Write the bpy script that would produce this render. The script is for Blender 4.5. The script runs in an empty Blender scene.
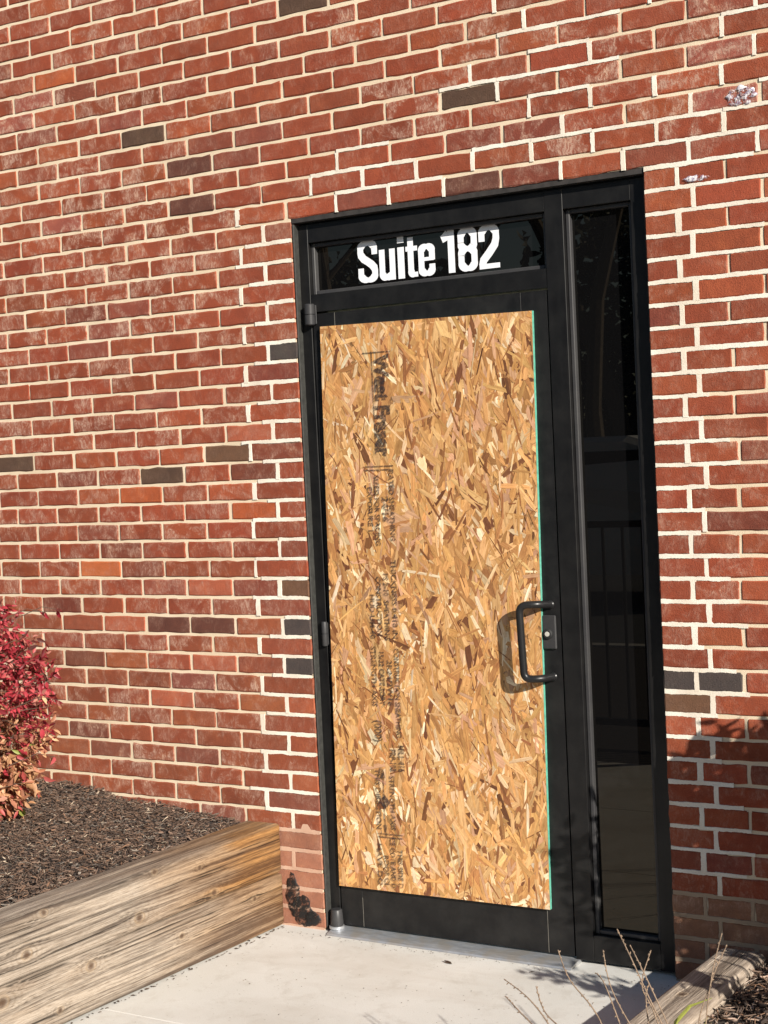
import bpy, math, random
import numpy as np
from mathutils import Vector, Matrix
sc = bpy.context.scene
rnd = random.Random(7)
rng = np.random.default_rng(11)

# ------------------------------------------------------------------ camera
CAM = Vector((2.888, -4.301, 1.630))
Rr = Vector((0.85920901, 0.50943462, -0.04728892))
Rd = Vector((-0.02122857, -0.05685124, -0.99815694))
Rf = Vector((-0.51118414, 0.85862931, -0.03803253))
cd = bpy.data.cameras.new('camera'); cam = bpy.data.objects.new('camera', cd)
sc.collection.objects.link(cam); sc.camera = cam
M3 = Matrix((Rr, -Rd, -Rf)).transposed()
cam.matrix_world = Matrix.Translation(CAM) @ M3.to_4x4()
cd.sensor_fit = 'HORIZONTAL'; cd.sensor_width = 36.0; cd.lens = 36.0 * 1514.37 / 768.0
cd.clip_start = 0.05; cd.clip_end = 3000

# ------------------------------------------------------------------ light
SUN = Vector((-0.777, 0.473, -0.416)).normalized()      # direction the light travels
elev = math.asin(-SUN.z); azim = math.atan2(-SUN.x, -SUN.y)
w = bpy.data.worlds.new('World'); sc.world = w; w.use_nodes = True
nt = w.node_tree; bg = nt.nodes['Background']
sky = nt.nodes.new('ShaderNodeTexSky'); sky.sky_type = 'NISHITA'; sky.sun_disc = False
sky.sun_elevation = elev; sky.sun_rotation = azim
sky.air_density = 1.0; sky.dust_density = 0.4; sky.ozone_density = 1.5
nt.links.new(sky.outputs[0], bg.inputs[0]); bg.inputs[1].default_value = 0.055
sd = bpy.data.lights.new('sun', 'SUN'); sd.energy = 4.9; sd.angle = math.radians(0.53); sd.color = (1.0, 0.93, 0.83)
so = bpy.data.objects.new('sun', sd); sc.collection.objects.link(so)
so.rotation_euler = SUN.to_track_quat('-Z', 'Y').to_euler(); so.location = (6, -6, 6)
sc.view_settings.view_transform = 'Standard'; sc.view_settings.look = 'None'
sc.view_settings.gamma = 1.0; sc.view_settings.exposure = 0.72
sc.view_settings.use_curve_mapping = False
sc.render.engine = 'CYCLES'; sc.cycles.max_bounces = 8

COL = sc.collection
# ------------------------------------------------------------------ helpers
def lin(r, g, b):
    f = lambda c: (c / 255 / 12.92) if c / 255 <= 0.04045 else ((c / 255 + 0.055) / 1.055) ** 2.4
    return (f(r), f(g), f(b))

def tag(o, label=None, cat=None, group=None, kind=None):
    if label: o['label'] = label
    if cat: o['category'] = cat
    if group: o['group'] = group
    if kind: o['kind'] = kind
    return o

def empty(name, loc=(0, 0, 0)):
    o = bpy.data.objects.new(name, None); COL.objects.link(o); o.location = loc
    o.empty_display_size = 0.1
    return o

def mesh_obj(name, verts, faces, mats, parent=None, cols=None, uvs=None, midx=None, smooth=False):
    """verts in world space; parented object keeps them (parent's location is taken off)."""
    V = np.asarray(verts, dtype=np.float32).reshape(-1, 3)
    if parent is not None:
        off = Vector((0, 0, 0)); q = parent
        while q is not None:
            off += q.location; q = q.parent
        V = V - np.array(off, dtype=np.float32)
    me = bpy.data.meshes.new(name)
    if isinstance(faces, np.ndarray):
        nf, k = faces.shape
        me.vertices.add(len(V)); me.vertices.foreach_set('co', V.ravel())
        me.loops.add(nf * k); me.loops.foreach_set('vertex_index', faces.astype(np.int32).ravel())
        me.polygons.add(nf); me.polygons.foreach_set('loop_start', np.arange(0, nf * k, k, dtype=np.int32))
        me.polygons.foreach_set('loop_total', np.full(nf, k, dtype=np.int32))
        me.update(calc_edges=True)
    else:
        me.from_pydata(V.tolist(), [], faces); me.update()
    if cols is not None:
        ca = me.color_attributes.new('col', 'FLOAT_COLOR', 'POINT')
        c = np.asarray(cols, dtype=np.float32)
        if c.shape[1] == 3: c = np.hstack([c, np.zeros((len(c), 1), np.float32)])
        ca.data.foreach_set('color', c.ravel())
    if uvs is not None:
        ul = me.uv_layers.new(name='uv')
        li = np.empty(len(me.loops), dtype=np.int32); me.loops.foreach_get('vertex_index', li)
        ul.data.foreach_set('uv', np.asarray(uvs, dtype=np.float32)[li].ravel())
    if not isinstance(mats, (list, tuple)): mats = [mats]
    for m in mats: me.materials.append(m)
    if midx is not None: me.polygons.foreach_set('material_index', np.asarray(midx, dtype=np.int32))
    if smooth: me.polygons.foreach_set('use_smooth', np.ones(len(me.polygons), dtype=bool))
    me.validate()
    o = bpy.data.objects.new(name, me); COL.objects.link(o)
    if parent is not None: o.parent = parent
    return o

class MB:
    def __init__(s): s.v = []; s.f = []
    def box(s, x0, x1, y0, y1, z0, z1, b=0.0):
        """box with optional chamfer on all edges"""
        n = len(s.v)
        if b <= 0:
            s.v += [(x, y, z) for z in (z0, z1) for y in (y0, y1) for x in (x0, x1)]
            s.f += [tuple(n + i for i in q) for q in ((0, 2, 3, 1), (4, 5, 7, 6), (0, 1, 5, 4), (2, 6, 7, 3), (0, 4, 6, 2), (1, 3, 7, 5))]
            return s
        import itertools
        idx = {}
        L = ((x0, x1), (y0, y1), (z0, z1))
        for c in itertools.product((0, 1), repeat=3):
            for ax in range(3):
                p = []
                for a in range(3):
                    e = L[a][c[a]]; d = b if c[a] == 0 else -b
                    p.append(e if a == ax else e + d)
                idx[(c, ax)] = len(s.v); s.v.append(tuple(p))
        for ax in range(3):
            o1, o2 = [a for a in range(3) if a != ax]
            for sd_ in (0, 1):
                q = []
                for (i, j) in ((0, 0), (1, 0), (1, 1), (0, 1)):
                    c = [0, 0, 0]; c[ax] = sd_; c[o1] = i; c[o2] = j; q.append(idx[(tuple(c), ax)])
                s.f.append(tuple(q))
            for (i, j) in ((0, 0), (1, 0), (1, 1), (0, 1)):       # edges running along ax
                c0 = [0, 0, 0]; c0[o1] = i; c0[o2] = j; c1 = list(c0); c1[ax] = 1
                c0 = tuple(c0); c1 = tuple(c1)
                s.f.append((idx[(c0, o1)], idx[(c1, o1)], idx[(c1, o2)], idx[(c0, o2)]))
        for c in itertools.product((0, 1), repeat=3):
            s.f.append((idx[(c, 0)], idx[(c, 1)], idx[(c, 2)]))
        return s
    def tube(s, pts, r, n=10, cap=True):
        pts = [Vector(p) for p in pts]; base = len(s.v)
        rr = r if isinstance(r, (list, tuple)) else [r] * len(pts)
        up = Vector((0.13, 0.21, 0.97))
        for i, p in enumerate(pts):
            t = (pts[min(i + 1, len(pts) - 1)] - pts[max(i - 1, 0)]).normalized()
            a = t.cross(up)
            if a.length < 1e-3: a = t.cross(Vector((1, 0, 0)))
            a.normalize(); b = t.cross(a).normalized(); up = a.cross(t)
            for k in range(n):
                th = 2 * math.pi * k / n
                s.v.append(tuple(p + (a * math.cos(th) + b * math.sin(th)) * rr[i]))
        for i in range(len(pts) - 1):
            for k in range(n):
                s.f.append((base + i * n + k, base + i * n + (k + 1) % n, base + (i + 1) * n + (k + 1) % n, base + (i + 1) * n + k))
        if cap:
            s.f.append(tuple(base + k for k in range(n))[::-1])
            s.f.append(tuple(base + (len(pts) - 1) * n + k for k in range(n)))
        return s
    def lathe(s, c, prof, axis='z', n=24):
        base = len(s.v)
        for (r, h) in prof:
            for k in range(n):
                th = 2 * math.pi * k / n; u, v = r * math.cos(th), r * math.sin(th)
                s.v.append((c[0] + u, c[1] + v, c[2] + h) if axis == 'z' else (c[0] + u, c[1] + h, c[2] + v))
        for i in range(len(prof) - 1):
            for k in range(n):
                s.f.append((base + i * n + k, base + i * n + (k + 1) % n, base + (i + 1) * n + (k + 1) % n, base + (i + 1) * n + k))
        s.f.append(tuple(base + k for k in range(n))[::-1]); s.f.append(tuple(base + (len(prof) - 1) * n + k for k in range(n)))
        return s
    def poly(s, pts):
        n = len(s.v); s.v += [tuple(p) for p in pts]; s.f.append(tuple(range(n, n + len(pts)))); return s
    def build(s, name, mat, parent=None, smooth=False):
        o = mesh_obj(name, s.v, s.f, mat, parent)
        if smooth:
            import bmesh
            bm = bmesh.new(); bm.from_mesh(o.data); bmesh.ops.recalc_face_normals(bm, faces=bm.faces)
            bm.to_mesh(o.data); bm.free()
            o.data.polygons.foreach_set('use_smooth', [True] * len(o.data.polygons))
            try: o.data.set_sharp_from_angle(angle=math.radians(40))
            except Exception: pass
        else:
            import bmesh
            bm = bmesh.new(); bm.from_mesh(o.data); bmesh.ops.recalc_face_normals(bm, faces=bm.faces)
            bm.to_mesh(o.data); bm.free()
        return o

def vnoise(x, y, seed=0):
    """numpy value noise"""
    xi = np.floor(x).astype(np.int64); yi = np.floor(y).astype(np.int64)
    fx = x - xi; fy = y - yi; fx = fx * fx * (3 - 2 * fx); fy = fy * fy * (3 - 2 * fy)
    def h(a, b):
        n = (a * 374761393 + b * 668265263 + seed * 1442695041) & 0x7fffffff
        n = ((n ^ (n >> 13)) * 1274126177) & 0x7fffffff
        n = (n ^ (n >> 16)) & 0xffffff
        return n / float(0xffffff)
    return (h(xi, yi) * (1 - fx) + h(xi + 1, yi) * fx) * (1 - fy) + (h(xi, yi + 1) * (1 - fx) + h(xi + 1, yi + 1) * fx) * fy
def fbm(x, y, o=4, seed=0):
    s = 0; a = 0.5; t = 0
    for k in range(o):
        s = s + a * vnoise(x * 2 ** k, y * 2 ** k, seed + k * 17); t += a; a *= 0.5
    return s / t

# ------------------------------------------------------------------ materials
class NT:
    def __init__(s, name, rough=0.6, spec=0.5):
        s.m = bpy.data.materials.new(name); s.m.use_nodes = True; s.t = s.m.node_tree
        s.b = s.t.nodes['Principled BSDF']; s.b.inputs['Roughness'].default_value = rough
        s.b.inputs['Specular IOR Level'].default_value = spec
    def n(s, typ, **kw):
        q = s.t.nodes.new(typ)
        for k, v in kw.items(): setattr(q, k, v)
        return q
    def l(s, a, b): s.t.links.new(a, b)
    def coord(s, scale=(1, 1, 1), which='Object', rot=(0, 0, 0)):
        c = s.n('ShaderNodeTexCoord'); mp = s.n('ShaderNodeMapping'); mp.inputs['Scale'].default_value = scale
        mp.inputs['Rotation'].default_value = rot
        s.l(c.outputs[which], mp.inputs[0]); return mp.outputs[0]
    def noise(s, scale, vec=None, detail=4, rough=0.55, dist=0.0):
        q = s.n('ShaderNodeTexNoise'); q.inputs['Scale'].default_value = scale; q.inputs['Detail'].default_value = detail
        q.inputs['Roughness'].default_value = rough; q.inputs['Distortion'].default_value = dist
        if vec is not None: s.l(vec, q.inputs['Vector'])
        return q.outputs['Fac']
    def ramp(s, fac, stops):
        r = s.n('ShaderNodeValToRGB'); e = r.color_ramp.elements
        while len(e) < len(stops): e.new(0.5)
        for k, (p, c) in enumerate(stops):
            e[k].position = p; e[k].color = tuple(c) + (1,) if not isinstance(c, (int, float)) else (c, c, c, 1)
        s.l(fac, r.inputs[0]); return r.outputs[0]
    def mix(s, fac, a, b, mode='MIX'):
        q = s.n('ShaderNodeMix'); q.data_type = 'RGBA'; q.blend_type = mode
        for sock, v in ((q.inputs[0], fac), (q.inputs[6], a), (q.inputs[7], b)):
            if isinstance(v, (int, float)): sock.default_value = v
            elif isinstance(v, tuple): sock.default_value = v + (1,) if len(v) == 3 else v
            else: s.l(v, sock)
        return q.outputs[2]
    def math(s, op, a, b=0.0):
        q = s.n('ShaderNodeMath'); q.operation = op; q.use_clamp = False
        for sock, v in ((q.inputs[0], a), (q.inputs[1], b)):
            if isinstance(v, (int, float)): sock.default_value = v
            else: s.l(v, sock)
        return q.outputs[0]
    def bump(s, h, strength=0.5, dist=0.002):
        q = s.n('ShaderNodeBump'); q.inputs['Strength'].default_value = strength; q.inputs['Distance'].default_value = dist
        s.l(h, q.inputs['Height']); s.l(q.outputs[0], s.b.inputs['Normal'])
    def base(s, v):
        if isinstance(v, tuple): s.b.inputs['Base Color'].default_value = v + (1,)
        else: s.l(v, s.b.inputs['Base Color'])
    def rough(s, v): s.l(v, s.b.inputs['Roughness'])

def attr(t, name='col'):
    a = t.n('ShaderNodeAttribute'); a.attribute_name = name; return a

def simple(name, col, rough=0.6, spec=0.5, var=0.15, scale=30, bump=0.0, metallic=0.0):
    t = NT(name, rough, spec); v = t.coord()
    f = t.noise(scale, v)
    lo = tuple(c * (1 - var) for c in col); hi = tuple(min(1, c * (1 + var)) for c in col)
    t.base(t.ramp(f, [(0.3, lo), (0.7, hi)])); t.b.inputs['Metallic'].default_value = metallic
    if bump: t.bump(f, bump, 0.002)
    return t.m

# brick: per brick colour in 'col', white bloom amount in its alpha
t = NT('brick', 0.9, 0.25); a = attr(t)
v = t.coord(); f1 = t.noise(230, v, 5, 0.7); f2 = t.noise(34, v, 4, 0.7)
c = t.mix(t.math('MULTIPLY', f1, 0.8), a.outputs['Color'], t.mix(1.0, a.outputs['Color'], (0.45, 0.38, 0.36), 'MULTIPLY'))
c = t.mix(t.ramp(f2, [(0.35, 0.0), (0.8, 0.55)]), c, t.mix(1.0, c, (1.4, 1.3, 1.2), 'MULTIPLY'))
# vertical drag marks of pale clay / lime
vs = t.coord((1, 1, 0.5)); s1 = t.noise(85, vs, 5, 0.75, 1.2); s2 = t.noise(13, v, 4, 0.65, 0.8)
e = t.math('MULTIPLY', t.ramp(s1, [(0.46, 0.0), (0.70, 1.0)]), t.ramp(s2, [(0.44, 0.0), (0.60, 1.0)]))
e = t.math('ADD', e, t.math('MULTIPLY', t.ramp(s2, [(0.45, 0.0), (0.75, 1.0)]), 0.28))
e = t.math('MULTIPLY', e, a.outputs['Alpha'])
c = t.mix(t.math('MINIMUM', e, 0.8), c, (0.50, 0.32, 0.24))
b1 = t.noise(11, v, 3, 0.6, 0.5); c = t.mix(t.ramp(b1, [(0.35, 0.35), (0.5, 0.0)]), c, t.mix(1.0, c, (0.68, 0.70, 0.76), 'MULTIPLY')); c = t.mix(t.ramp(b1, [(0.55, 0.0), (0.72, 0.6)]), c, t.mix(1.0, c, (1.32, 1.42, 1.3), 'MULTIPLY'))
sp = t.noise(330, v, 2, 0.6); c = t.mix(t.ramp(sp, [(0.70, 0.0), (0.76, 0.75)]), c, (0.06, 0.02, 0.015))
t.base(c); t.bump(t.math('ADD', t.math('MULTIPLY', f1, 0.7), t.math('MULTIPLY', s1, 0.5)), 0.9, 0.0032)
M_BRICK = t.m
def mortar(name, ca, cb):
    t = NT(name, 0.95, 0.2); v = t.coord(); f = t.noise(260, v, 5, 0.7); g = t.noise(6, v, 3)
    c = t.mix(t.ramp(g, [(0.35, 0.0), (0.65, 1.0)]), ca, cb)
    c = t.mix(t.ramp(f, [(0.3, 0.25), (0.55, 0.0)]), c, (0.36, 0.28, 0.2))
    t.base(c); t.bump(f, 0.6, 0.002); return t.m
M_MORTAR = mortar('mortar', (0.63, 0.51, 0.36), (0.73, 0.61, 0.45))
M_FRESH = mortar('fresh_mortar', (0.80, 0.755, 0.665), (0.70, 0.62, 0.51))

def metal_black(name, base=0.013, rough=0.42, dust=0.02):
    t = NT(name, rough, 0.28); v = t.coord(); f = t.noise(9, v, 5, 0.65); g = t.noise(420, v, 2)
    sv = t.noise(40, t.coord((1, 1, 0.08)), 3)
    c = t.mix(t.ramp(f, [(0.4, 0.0), (0.75, 1.0)]), (base, base * .98, base * 1.04), (base + dust, base + dust * 0.95, base + dust * 0.9))
    t.base(c); t.rough(t.ramp(sv, [(0.3, rough - 0.06), (0.7, rough + 0.1)])); t.bump(g, 0.12, 0.0006); return t.m
M_FRAME = metal_black('black_anodised_metal', 0.0065, 0.36, 0.008)
M_DOOR = metal_black('black_door_metal', 0.0075, 0.42, 0.012)
M_HANDLE = metal_black('dark_bronze_metal', 0.013, 0.30, 0.006)
M_HW = metal_black('grey_hardware_metal', 0.032, 0.40, 0.018)
M_BEAD = metal_black('satin_bead_metal', 0.040, 0.34, 0.015)
M_RUBBER = simple('black_rubber', (0.012, 0.012, 0.012), 0.7)
M_LINTEL = simple('dark_lintel_steel', (0.03, 0.026, 0.024), 0.7, var=0.4, bump=0.3)
M_SEAL = simple('grey_sealant', (0.026, 0.026, 0.023), 0.75, var=0.35, scale=60, bump=0.4)
M_BRASS = simple('lock_metal', (0.60, 0.58, 0.52), 0.35, metallic=0.2)
M_SEAM = simple('joint_line_metal', (0.16, 0.15, 0.13), 0.5)
t = NT('threshold_aluminium', 0.42, 0.5); v = t.coord((0.2, 1, 1)); f = t.noise(90, v, 4); g = t.noise(14, t.coord(), 4)
t.base(t.mix(t.ramp(g, [(0.45, 0.0), (0.62, 0.8)]), t.ramp(f, [(0.3, (0.33, 0.35, 0.38)), (0.7, (0.52, 0.54, 0.57))]), (0.42, 0.39, 0.35)))
t.b.inputs['Metallic'].default_value = 0.55; t.bump(f, 0.3, 0.001); M_ALU = t.m
# tinted pane: mirror-like dark coated glass in front of an unlit room
t = NT('dark_tinted_glass', 0.004, 0.5); t.base((0.0035, 0.0035, 0.004)); t.b.inputs['IOR'].default_value = 1.5
t.b.inputs['Coat Weight'].default_value = 0.18; t.b.inputs['Specular Tint'].default_value = (0.80, 0.72, 0.58, 1); t.b.inputs['Coat Tint'].default_value = (1.0, 0.9, 0.68, 1); t.b.inputs['Coat Roughness'].default_value = 0.004
v = t.coord(); t.bump(t.noise(2.2, v, 1), 0.05, 0.003); M_GLASS = t.m
t = NT('white_vinyl', 0.45); t.base((0.82, 0.83, 0.86)); M_VINYL = t.m
# osb
t = NT('osb_strand', 0.55, 0.35); a = attr(t)
v = t.coord((1, 0.055, 1), 'UV'); g = t.noise(330, v, 4, 0.75); g2 = t.noise(120, v, 3, 0.6); fl = t.noise(60, t.coord(), 3)
c = t.mix(t.ramp(g, [(0.35, 0.75), (0.62, 0.0)]), a.outputs['Color'], t.mix(1.0, a.outputs['Color'], (0.60, 0.48, 0.38), 'MULTIPLY'))
c = t.mix(t.ramp(fl, [(0.35, 0.35), (0.6, 0.0)]), c, t.mix(1.0, c, (0.72, 0.62, 0.5), 'MULTIPLY'))
c = t.mix(t.ramp(g2, [(0.45, 0.0), (0.7, 0.6)]), c, t.mix(1.0, a.outputs['Color'], (1.3, 1.28, 1.2), 'MULTIPLY'))
t.base(c); t.bump(t.math('ADD', g, g2), 0.4, 0.0012); M_OSB = t.m
M_OSBCORE = simple('osb_core', (0.30, 0.15, 0.055), 0.8, var=0.5, scale=120, bump=0.5)
M_GREEN = simple('green_edge_paint', (0.10, 0.36, 0.27), 0.6, var=0.25, scale=80)
t = NT('stamp_ink', 0.7, 0.2); t.base((0.035, 0.028, 0.03))
v = t.coord(); f = t.noise(150, v, 4, 0.7); t.l(t.ramp(f, [(0.34, 0.12), (0.56, 0.78)]), t.b.inputs['Alpha']); M_INK = t.m
M_INK.surface_render_method = 'DITHERED' if hasattr(M_INK, 'surface_render_method') else None
# concrete
t = NT('concrete', 0.88, 0.3); v = t.coord(); f = t.noise(2.2, v, 6, 0.6); g = t.noise(300, v, 4, 0.7); st = t.noise(0.9, t.coord((1, 3, 1)), 5, 0.6, 0.6)
c = t.ramp(f, [(0.3, (0.575, 0.57, 0.535)), (0.7, (0.665, 0.66, 0.63))])
c = t.mix(t.ramp(g, [(0.3, 0.4), (0.55, 0.0)]), c, (0.40, 0.36, 0.31))
c = t.mix(t.ramp(st, [(0.5, 0.0), (0.62, 0.35), (0.7, 0.0)]), c, (0.46, 0.42, 0.37))
spk = t.noise(75, v, 2, 0.5); c = t.mix(t.ramp(spk, [(0.68, 0.0), (0.74, 0.55)]), c, (0.30, 0.27, 0.23))
md = t.noise(11, v, 5, 0.7, 0.4); c = t.mix(t.ramp(md, [(0.52, 0.0), (0.70, 0.45)]), c, (0.44, 0.41, 0.36))
t.base(c); t.bump(g, 0.35, 0.0015); M_CONC = t.m
M_SOIL = simple('dark_soil', (0.030, 0.022, 0.018), 0.95, var=0.6, scale=60, bump=1.0)
M_ASPHALT = simple('asphalt', (0.05, 0.05, 0.052), 0.9, var=0.3, scale=120, bump=0.6)
M_GRASSG = simple('winter_lawn', (0.09, 0.085, 0.04), 0.95, var=0.5, scale=3, bump=0.8)
M_KERB = simple('kerb_concrete', (0.42, 0.40, 0.36), 0.9, var=0.2, scale=40, bump=0.4)
t = NT('weathered_wood', 0.85, 0.25); a = attr(t); g = t.noise(330, t.coord((1, 0.05, 1)), 4, 0.8)
t.base(t.mix(t.ramp(g, [(0.38, 0.6), (0.56, 0.0)]), a.outputs['Color'], t.mix(1.0, a.outputs['Color'], (0.5, 0.44, 0.38), 'MULTIPLY')))
t.bump(g, 0.7, 0.0015); M_WOOD = t.m
def leafmat(name, trans=0.25, rough=0.5):
    t = NT(name, rough, 0.4); a = attr(t); g = t.noise(90, t.coord(), 3)
    t.base(t.mix(t.ramp(g, [(0.3, 0.4), (0.6, 0.0)]), a.outputs['Color'], t.mix(1.0, a.outputs['Color'], (0.6, 0.5, 0.5), 'MULTIPLY')))
    tr = t.n('ShaderNodeBsdfTranslucent'); t.l(a.outputs['Color'], tr.inputs[0]); mx = t.n('ShaderNodeMixShader'); mx.inputs[0].default_value = trans
    out = [n for n in t.t.nodes if n.type == 'OUTPUT_MATERIAL'][0]
    t.l(t.b.outputs[0], mx.inputs[1]); t.l(tr.outputs[0], mx.inputs[2]); t.l(mx.outputs[0], out.inputs[0]); return t.m
M_LEAF = leafmat('leaf'); M_CHIP = leafmat('bark_chip', 0.0, 0.9)
M_TWIG = simple('twig_bark', (0.10, 0.065, 0.045), 0.9, var=0.4, scale=90)
M_STRAW = simple('dry_stem', (0.22, 0.155, 0.105), 0.85, var=0.35, scale=150)
M_BARK = simple('tree_bark', (0.13, 0.105, 0.08), 0.95, var=0.4, scale=14, bump=0.8)
t = NT('black_tar', 0.55, 0.4); t.base((0.012, 0.011, 0.011)); v = t.coord(); f = t.noise(48, v, 8, 0.9)
t.l(t.ramp(f, [(0.42, 0.0), (0.50, 0.96)]), t.b.inputs['Alpha']); t.bump(f, 0.6, 0.002); M_TAR = t.m
M_PINK = mortar('pink_washed_mortar', (0.46, 0.27, 0.19), (0.56, 0.38, 0.28))

# ================================================================== GROUND
BL, CH = 0.2032, 0.0677
XL, XR, ZH = 0.014, 1.274, 2.430          # opening in the wall
def zj(j): return (36 - j) * CH
g = mesh_obj('ground', [(-1500, -1500, -0.16), (1500, -1500, -0.16), (1500, 1500, -0.16), (-1500, 1500, -0.16)], [(0, 1, 2, 3)], M_GRASSG)
tag(g, kind='structure')
MB().box(-9, 12, -7.2, -7.05, -0.16, -0.015, 0.01).build('kerb', M_KERB).__setitem__('kind', 'structure')
o = mesh_obj('parking_lot', [(-60, -24, -0.150), (60, -24, -0.150), (60, -7.2, -0.150), (-60, -7.2, -0.150)], [(0, 1, 2, 3)], M_ASPHALT); tag(o, kind='structure')
o = mesh_obj('planting_strip', [(-9, -7.05, -0.03), (12, -7.05, -0.03), (12, -2.75, -0.03), (-9, -2.75, -0.03)], [(0, 1, 2, 3)], M_SOIL); tag(o, kind='structure')
# concrete walk: slabs parted by tooled joints
mb = MB()
ys = [0.10, -0.895, -1.82, -2.75]
for k in range(3):
    mb.box(-0.34, 1.445, ys[k + 1] + 0.0012, ys[k] - 0.0012, -0.12, 0.0, 0.0012)
o = mb.build('concrete_walk', M_CONC); tag(o, kind='structure')

# ================================================================== BRICK WALL
wall = empty('brick_wall', (0, 0, 0))
tag(wall, 'red brick building wall with cream mortar joints around the boarded black door', 'wall')
SPEC = {}
def sp_(jl, col, eff=None):
    for j, i in jl: SPEC[(j, i)] = (col, eff)
sp_([(-11, 0), (-6, -4), (11, -7), (-5, 3), (12, -4)], (0.105, 0.062, 0.042), 0.1)
sp_([(-4, -3), (-2, -3), (20, -4), (-1, 3), (20, -3)], (0.135, 0.052, 0.037), 0.25)
sp_([(20, -1), (22, -1), (22, 6), (6, -1)], (0.075, 0.062, 0.058), 0.05)
sp_([(18, -1), (11, -2), (23, 6)], (0.16, 0.085, 0.05), 0.1)
sp_([(-10, -6), (13, -4), (14, -2)], (0.42, 0.105, 0.04), 0.3)
sp_([(17, -5)], (0.52, 0.15, 0.055), 0.35)
sp_([(18, -3), (10, -2), (22, -3), (24, -4), (20, -5)], (0.42, 0.12, 0.065), 0.5)
sp_([(-9, -6), (-2, -6), (-5, 7), (-3, 7), (-8, -7)], (0.34, 0.10, 0.07), 1.6)
bv, bf, bc = [], [], []
us = [0.0, 0.02, 0.2, 0.4, 0.6, 0.8, 0.98, 1.0]; vs_ = [0.0, 0.065, 0.5, 0.935, 1.0]
NU, NV = len(us), len(vs_)
def add_brick(x0, x1, z0, z1, col, eff, y=0.0):
    n0 = len(bv); w_, h_ = x1 - x0, z1 - z0
    tilt = float(np.clip(rng.normal(0, 0.0007), -.0012, .0012)); tz = float(np.clip(rng.normal(0, 0.0005), -.0009, .0009)); yy = y + float(np.clip(rng.normal(0, 0.0006), -.001, .001))
    for b_, vv in enumerate(vs_):
        for a_, uu in enumerate(us):
            ru = 0.003 if a_ in (1,) else (w_ - 0.003 if a_ == NU - 2 else uu * w_)
            ed = a_ in (0, NU - 1) or b_ in (0, NV - 1)
            px = x0 + ru + rng.normal(0, 0.0011 if ed else 0.0004); pz = z0 + vv * h_ + rng.normal(0, 0.0012 if ed else 0.0004)
            cr = (a_ in (0, NU - 1)) and (b_ in (0, NV - 1))
            if cr: px += (0.002 if a_ == 0 else -0.002); pz += (0.002 if b_ == 0 else -0.002)
            py = yy + (uu - .5) * tilt + (vv - .5) * tz + (0.0026 if ed else 0.0)
            if ed and rng.random() < 0.05: py += 0.004; px += rng.normal(0, .002); pz += rng.normal(0, .0018)
            bv.append((px, py, pz)); bc.append((*col, eff))
    for b_ in range(NV - 1):
        for a_ in range(NU - 1):
            q = n0 + b_ * NU + a_; bf.append((q, q + 1, q + NU + 1, q + NU))
    # sides going back
    ring = [n0 + a_ for a_ in range(NU)] + [n0 + b_ * NU + NU - 1 for b_ in range(1, NV)] + \
           [n0 + (NV - 1) * NU + a_ for a_ in range(NU - 2, -1, -1)] + [n0 + b_ * NU for b_ in range(NV - 2, 0, -1)]
    m0 = len(bv)
    for r_ in ring:
        p = bv[r_]; bv.append((p[0], 0.09, p[2])); bc.append((*col, eff))
    L_ = len(ring)
    for k in range(L_): bf.append((ring[k], m0 + k, m0 + (k + 1) % L_, ring[(k + 1) % L_]))
def brick_col(x, z):
    r = rng.random()
    base = np.array([0.290, 0.070, 0.035])
    if r < 0.04: base = np.array([0.205, 0.058, 0.036])
    elif r < 0.22: base = np.array([0.335, 0.085, 0.039])
    elif r < 0.30: base = np.array([0.25, 0.070, 0.044])
    base = base * (1 + rng.normal(0, 0.075)) * (1 + rng.normal(0, 0.025, 3))
    eff = 0.70 + 1.0 * max(0, fbm(np.array(x * 1.3 + 9), np.array(z * 1.6 + 3), 3, 5) - 0.38) * 2.0 + rng.normal(0, 0.3)
    if x > -0.25: eff *= 0.7 if (x > .7 and z > 2.5) else 0.4
    if z > 2.5 and x > 0.2 and rng.random() < 0.4: eff = rng.uniform(1.0, 1.7)
    if z < 1.1 and x < 0: base = base * np.array([0.98, 1.15, 1.2])     # sun-bleached low courses
    if z < 0.36 and -0.4 < x < 0.1: base = np.array([0.37, 0.165, 0.105]) * (1 + rng.normal(0, 0.05)); eff = 0.25
    if z < 0.28 and x > 1.2: base = base * 0.25 + np.array([0.235, 0.145, 0.092]) * 0.85; eff = 0.5
    return tuple(np.clip(base, 0.01, 0.8)), float(np.clip(eff, 0, 1.7))
J = 0.0104
rowoff = {j: 0.004 * math.sin(j * 1.7) + rng.normal(0, 0.0025) for j in range(-40, 60)}
rowoff[12] += 0.012; rowoff[13] += 0.015; rowoff[14] += 0.008
XW0, XW1 = -4.6, 4.2
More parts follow.
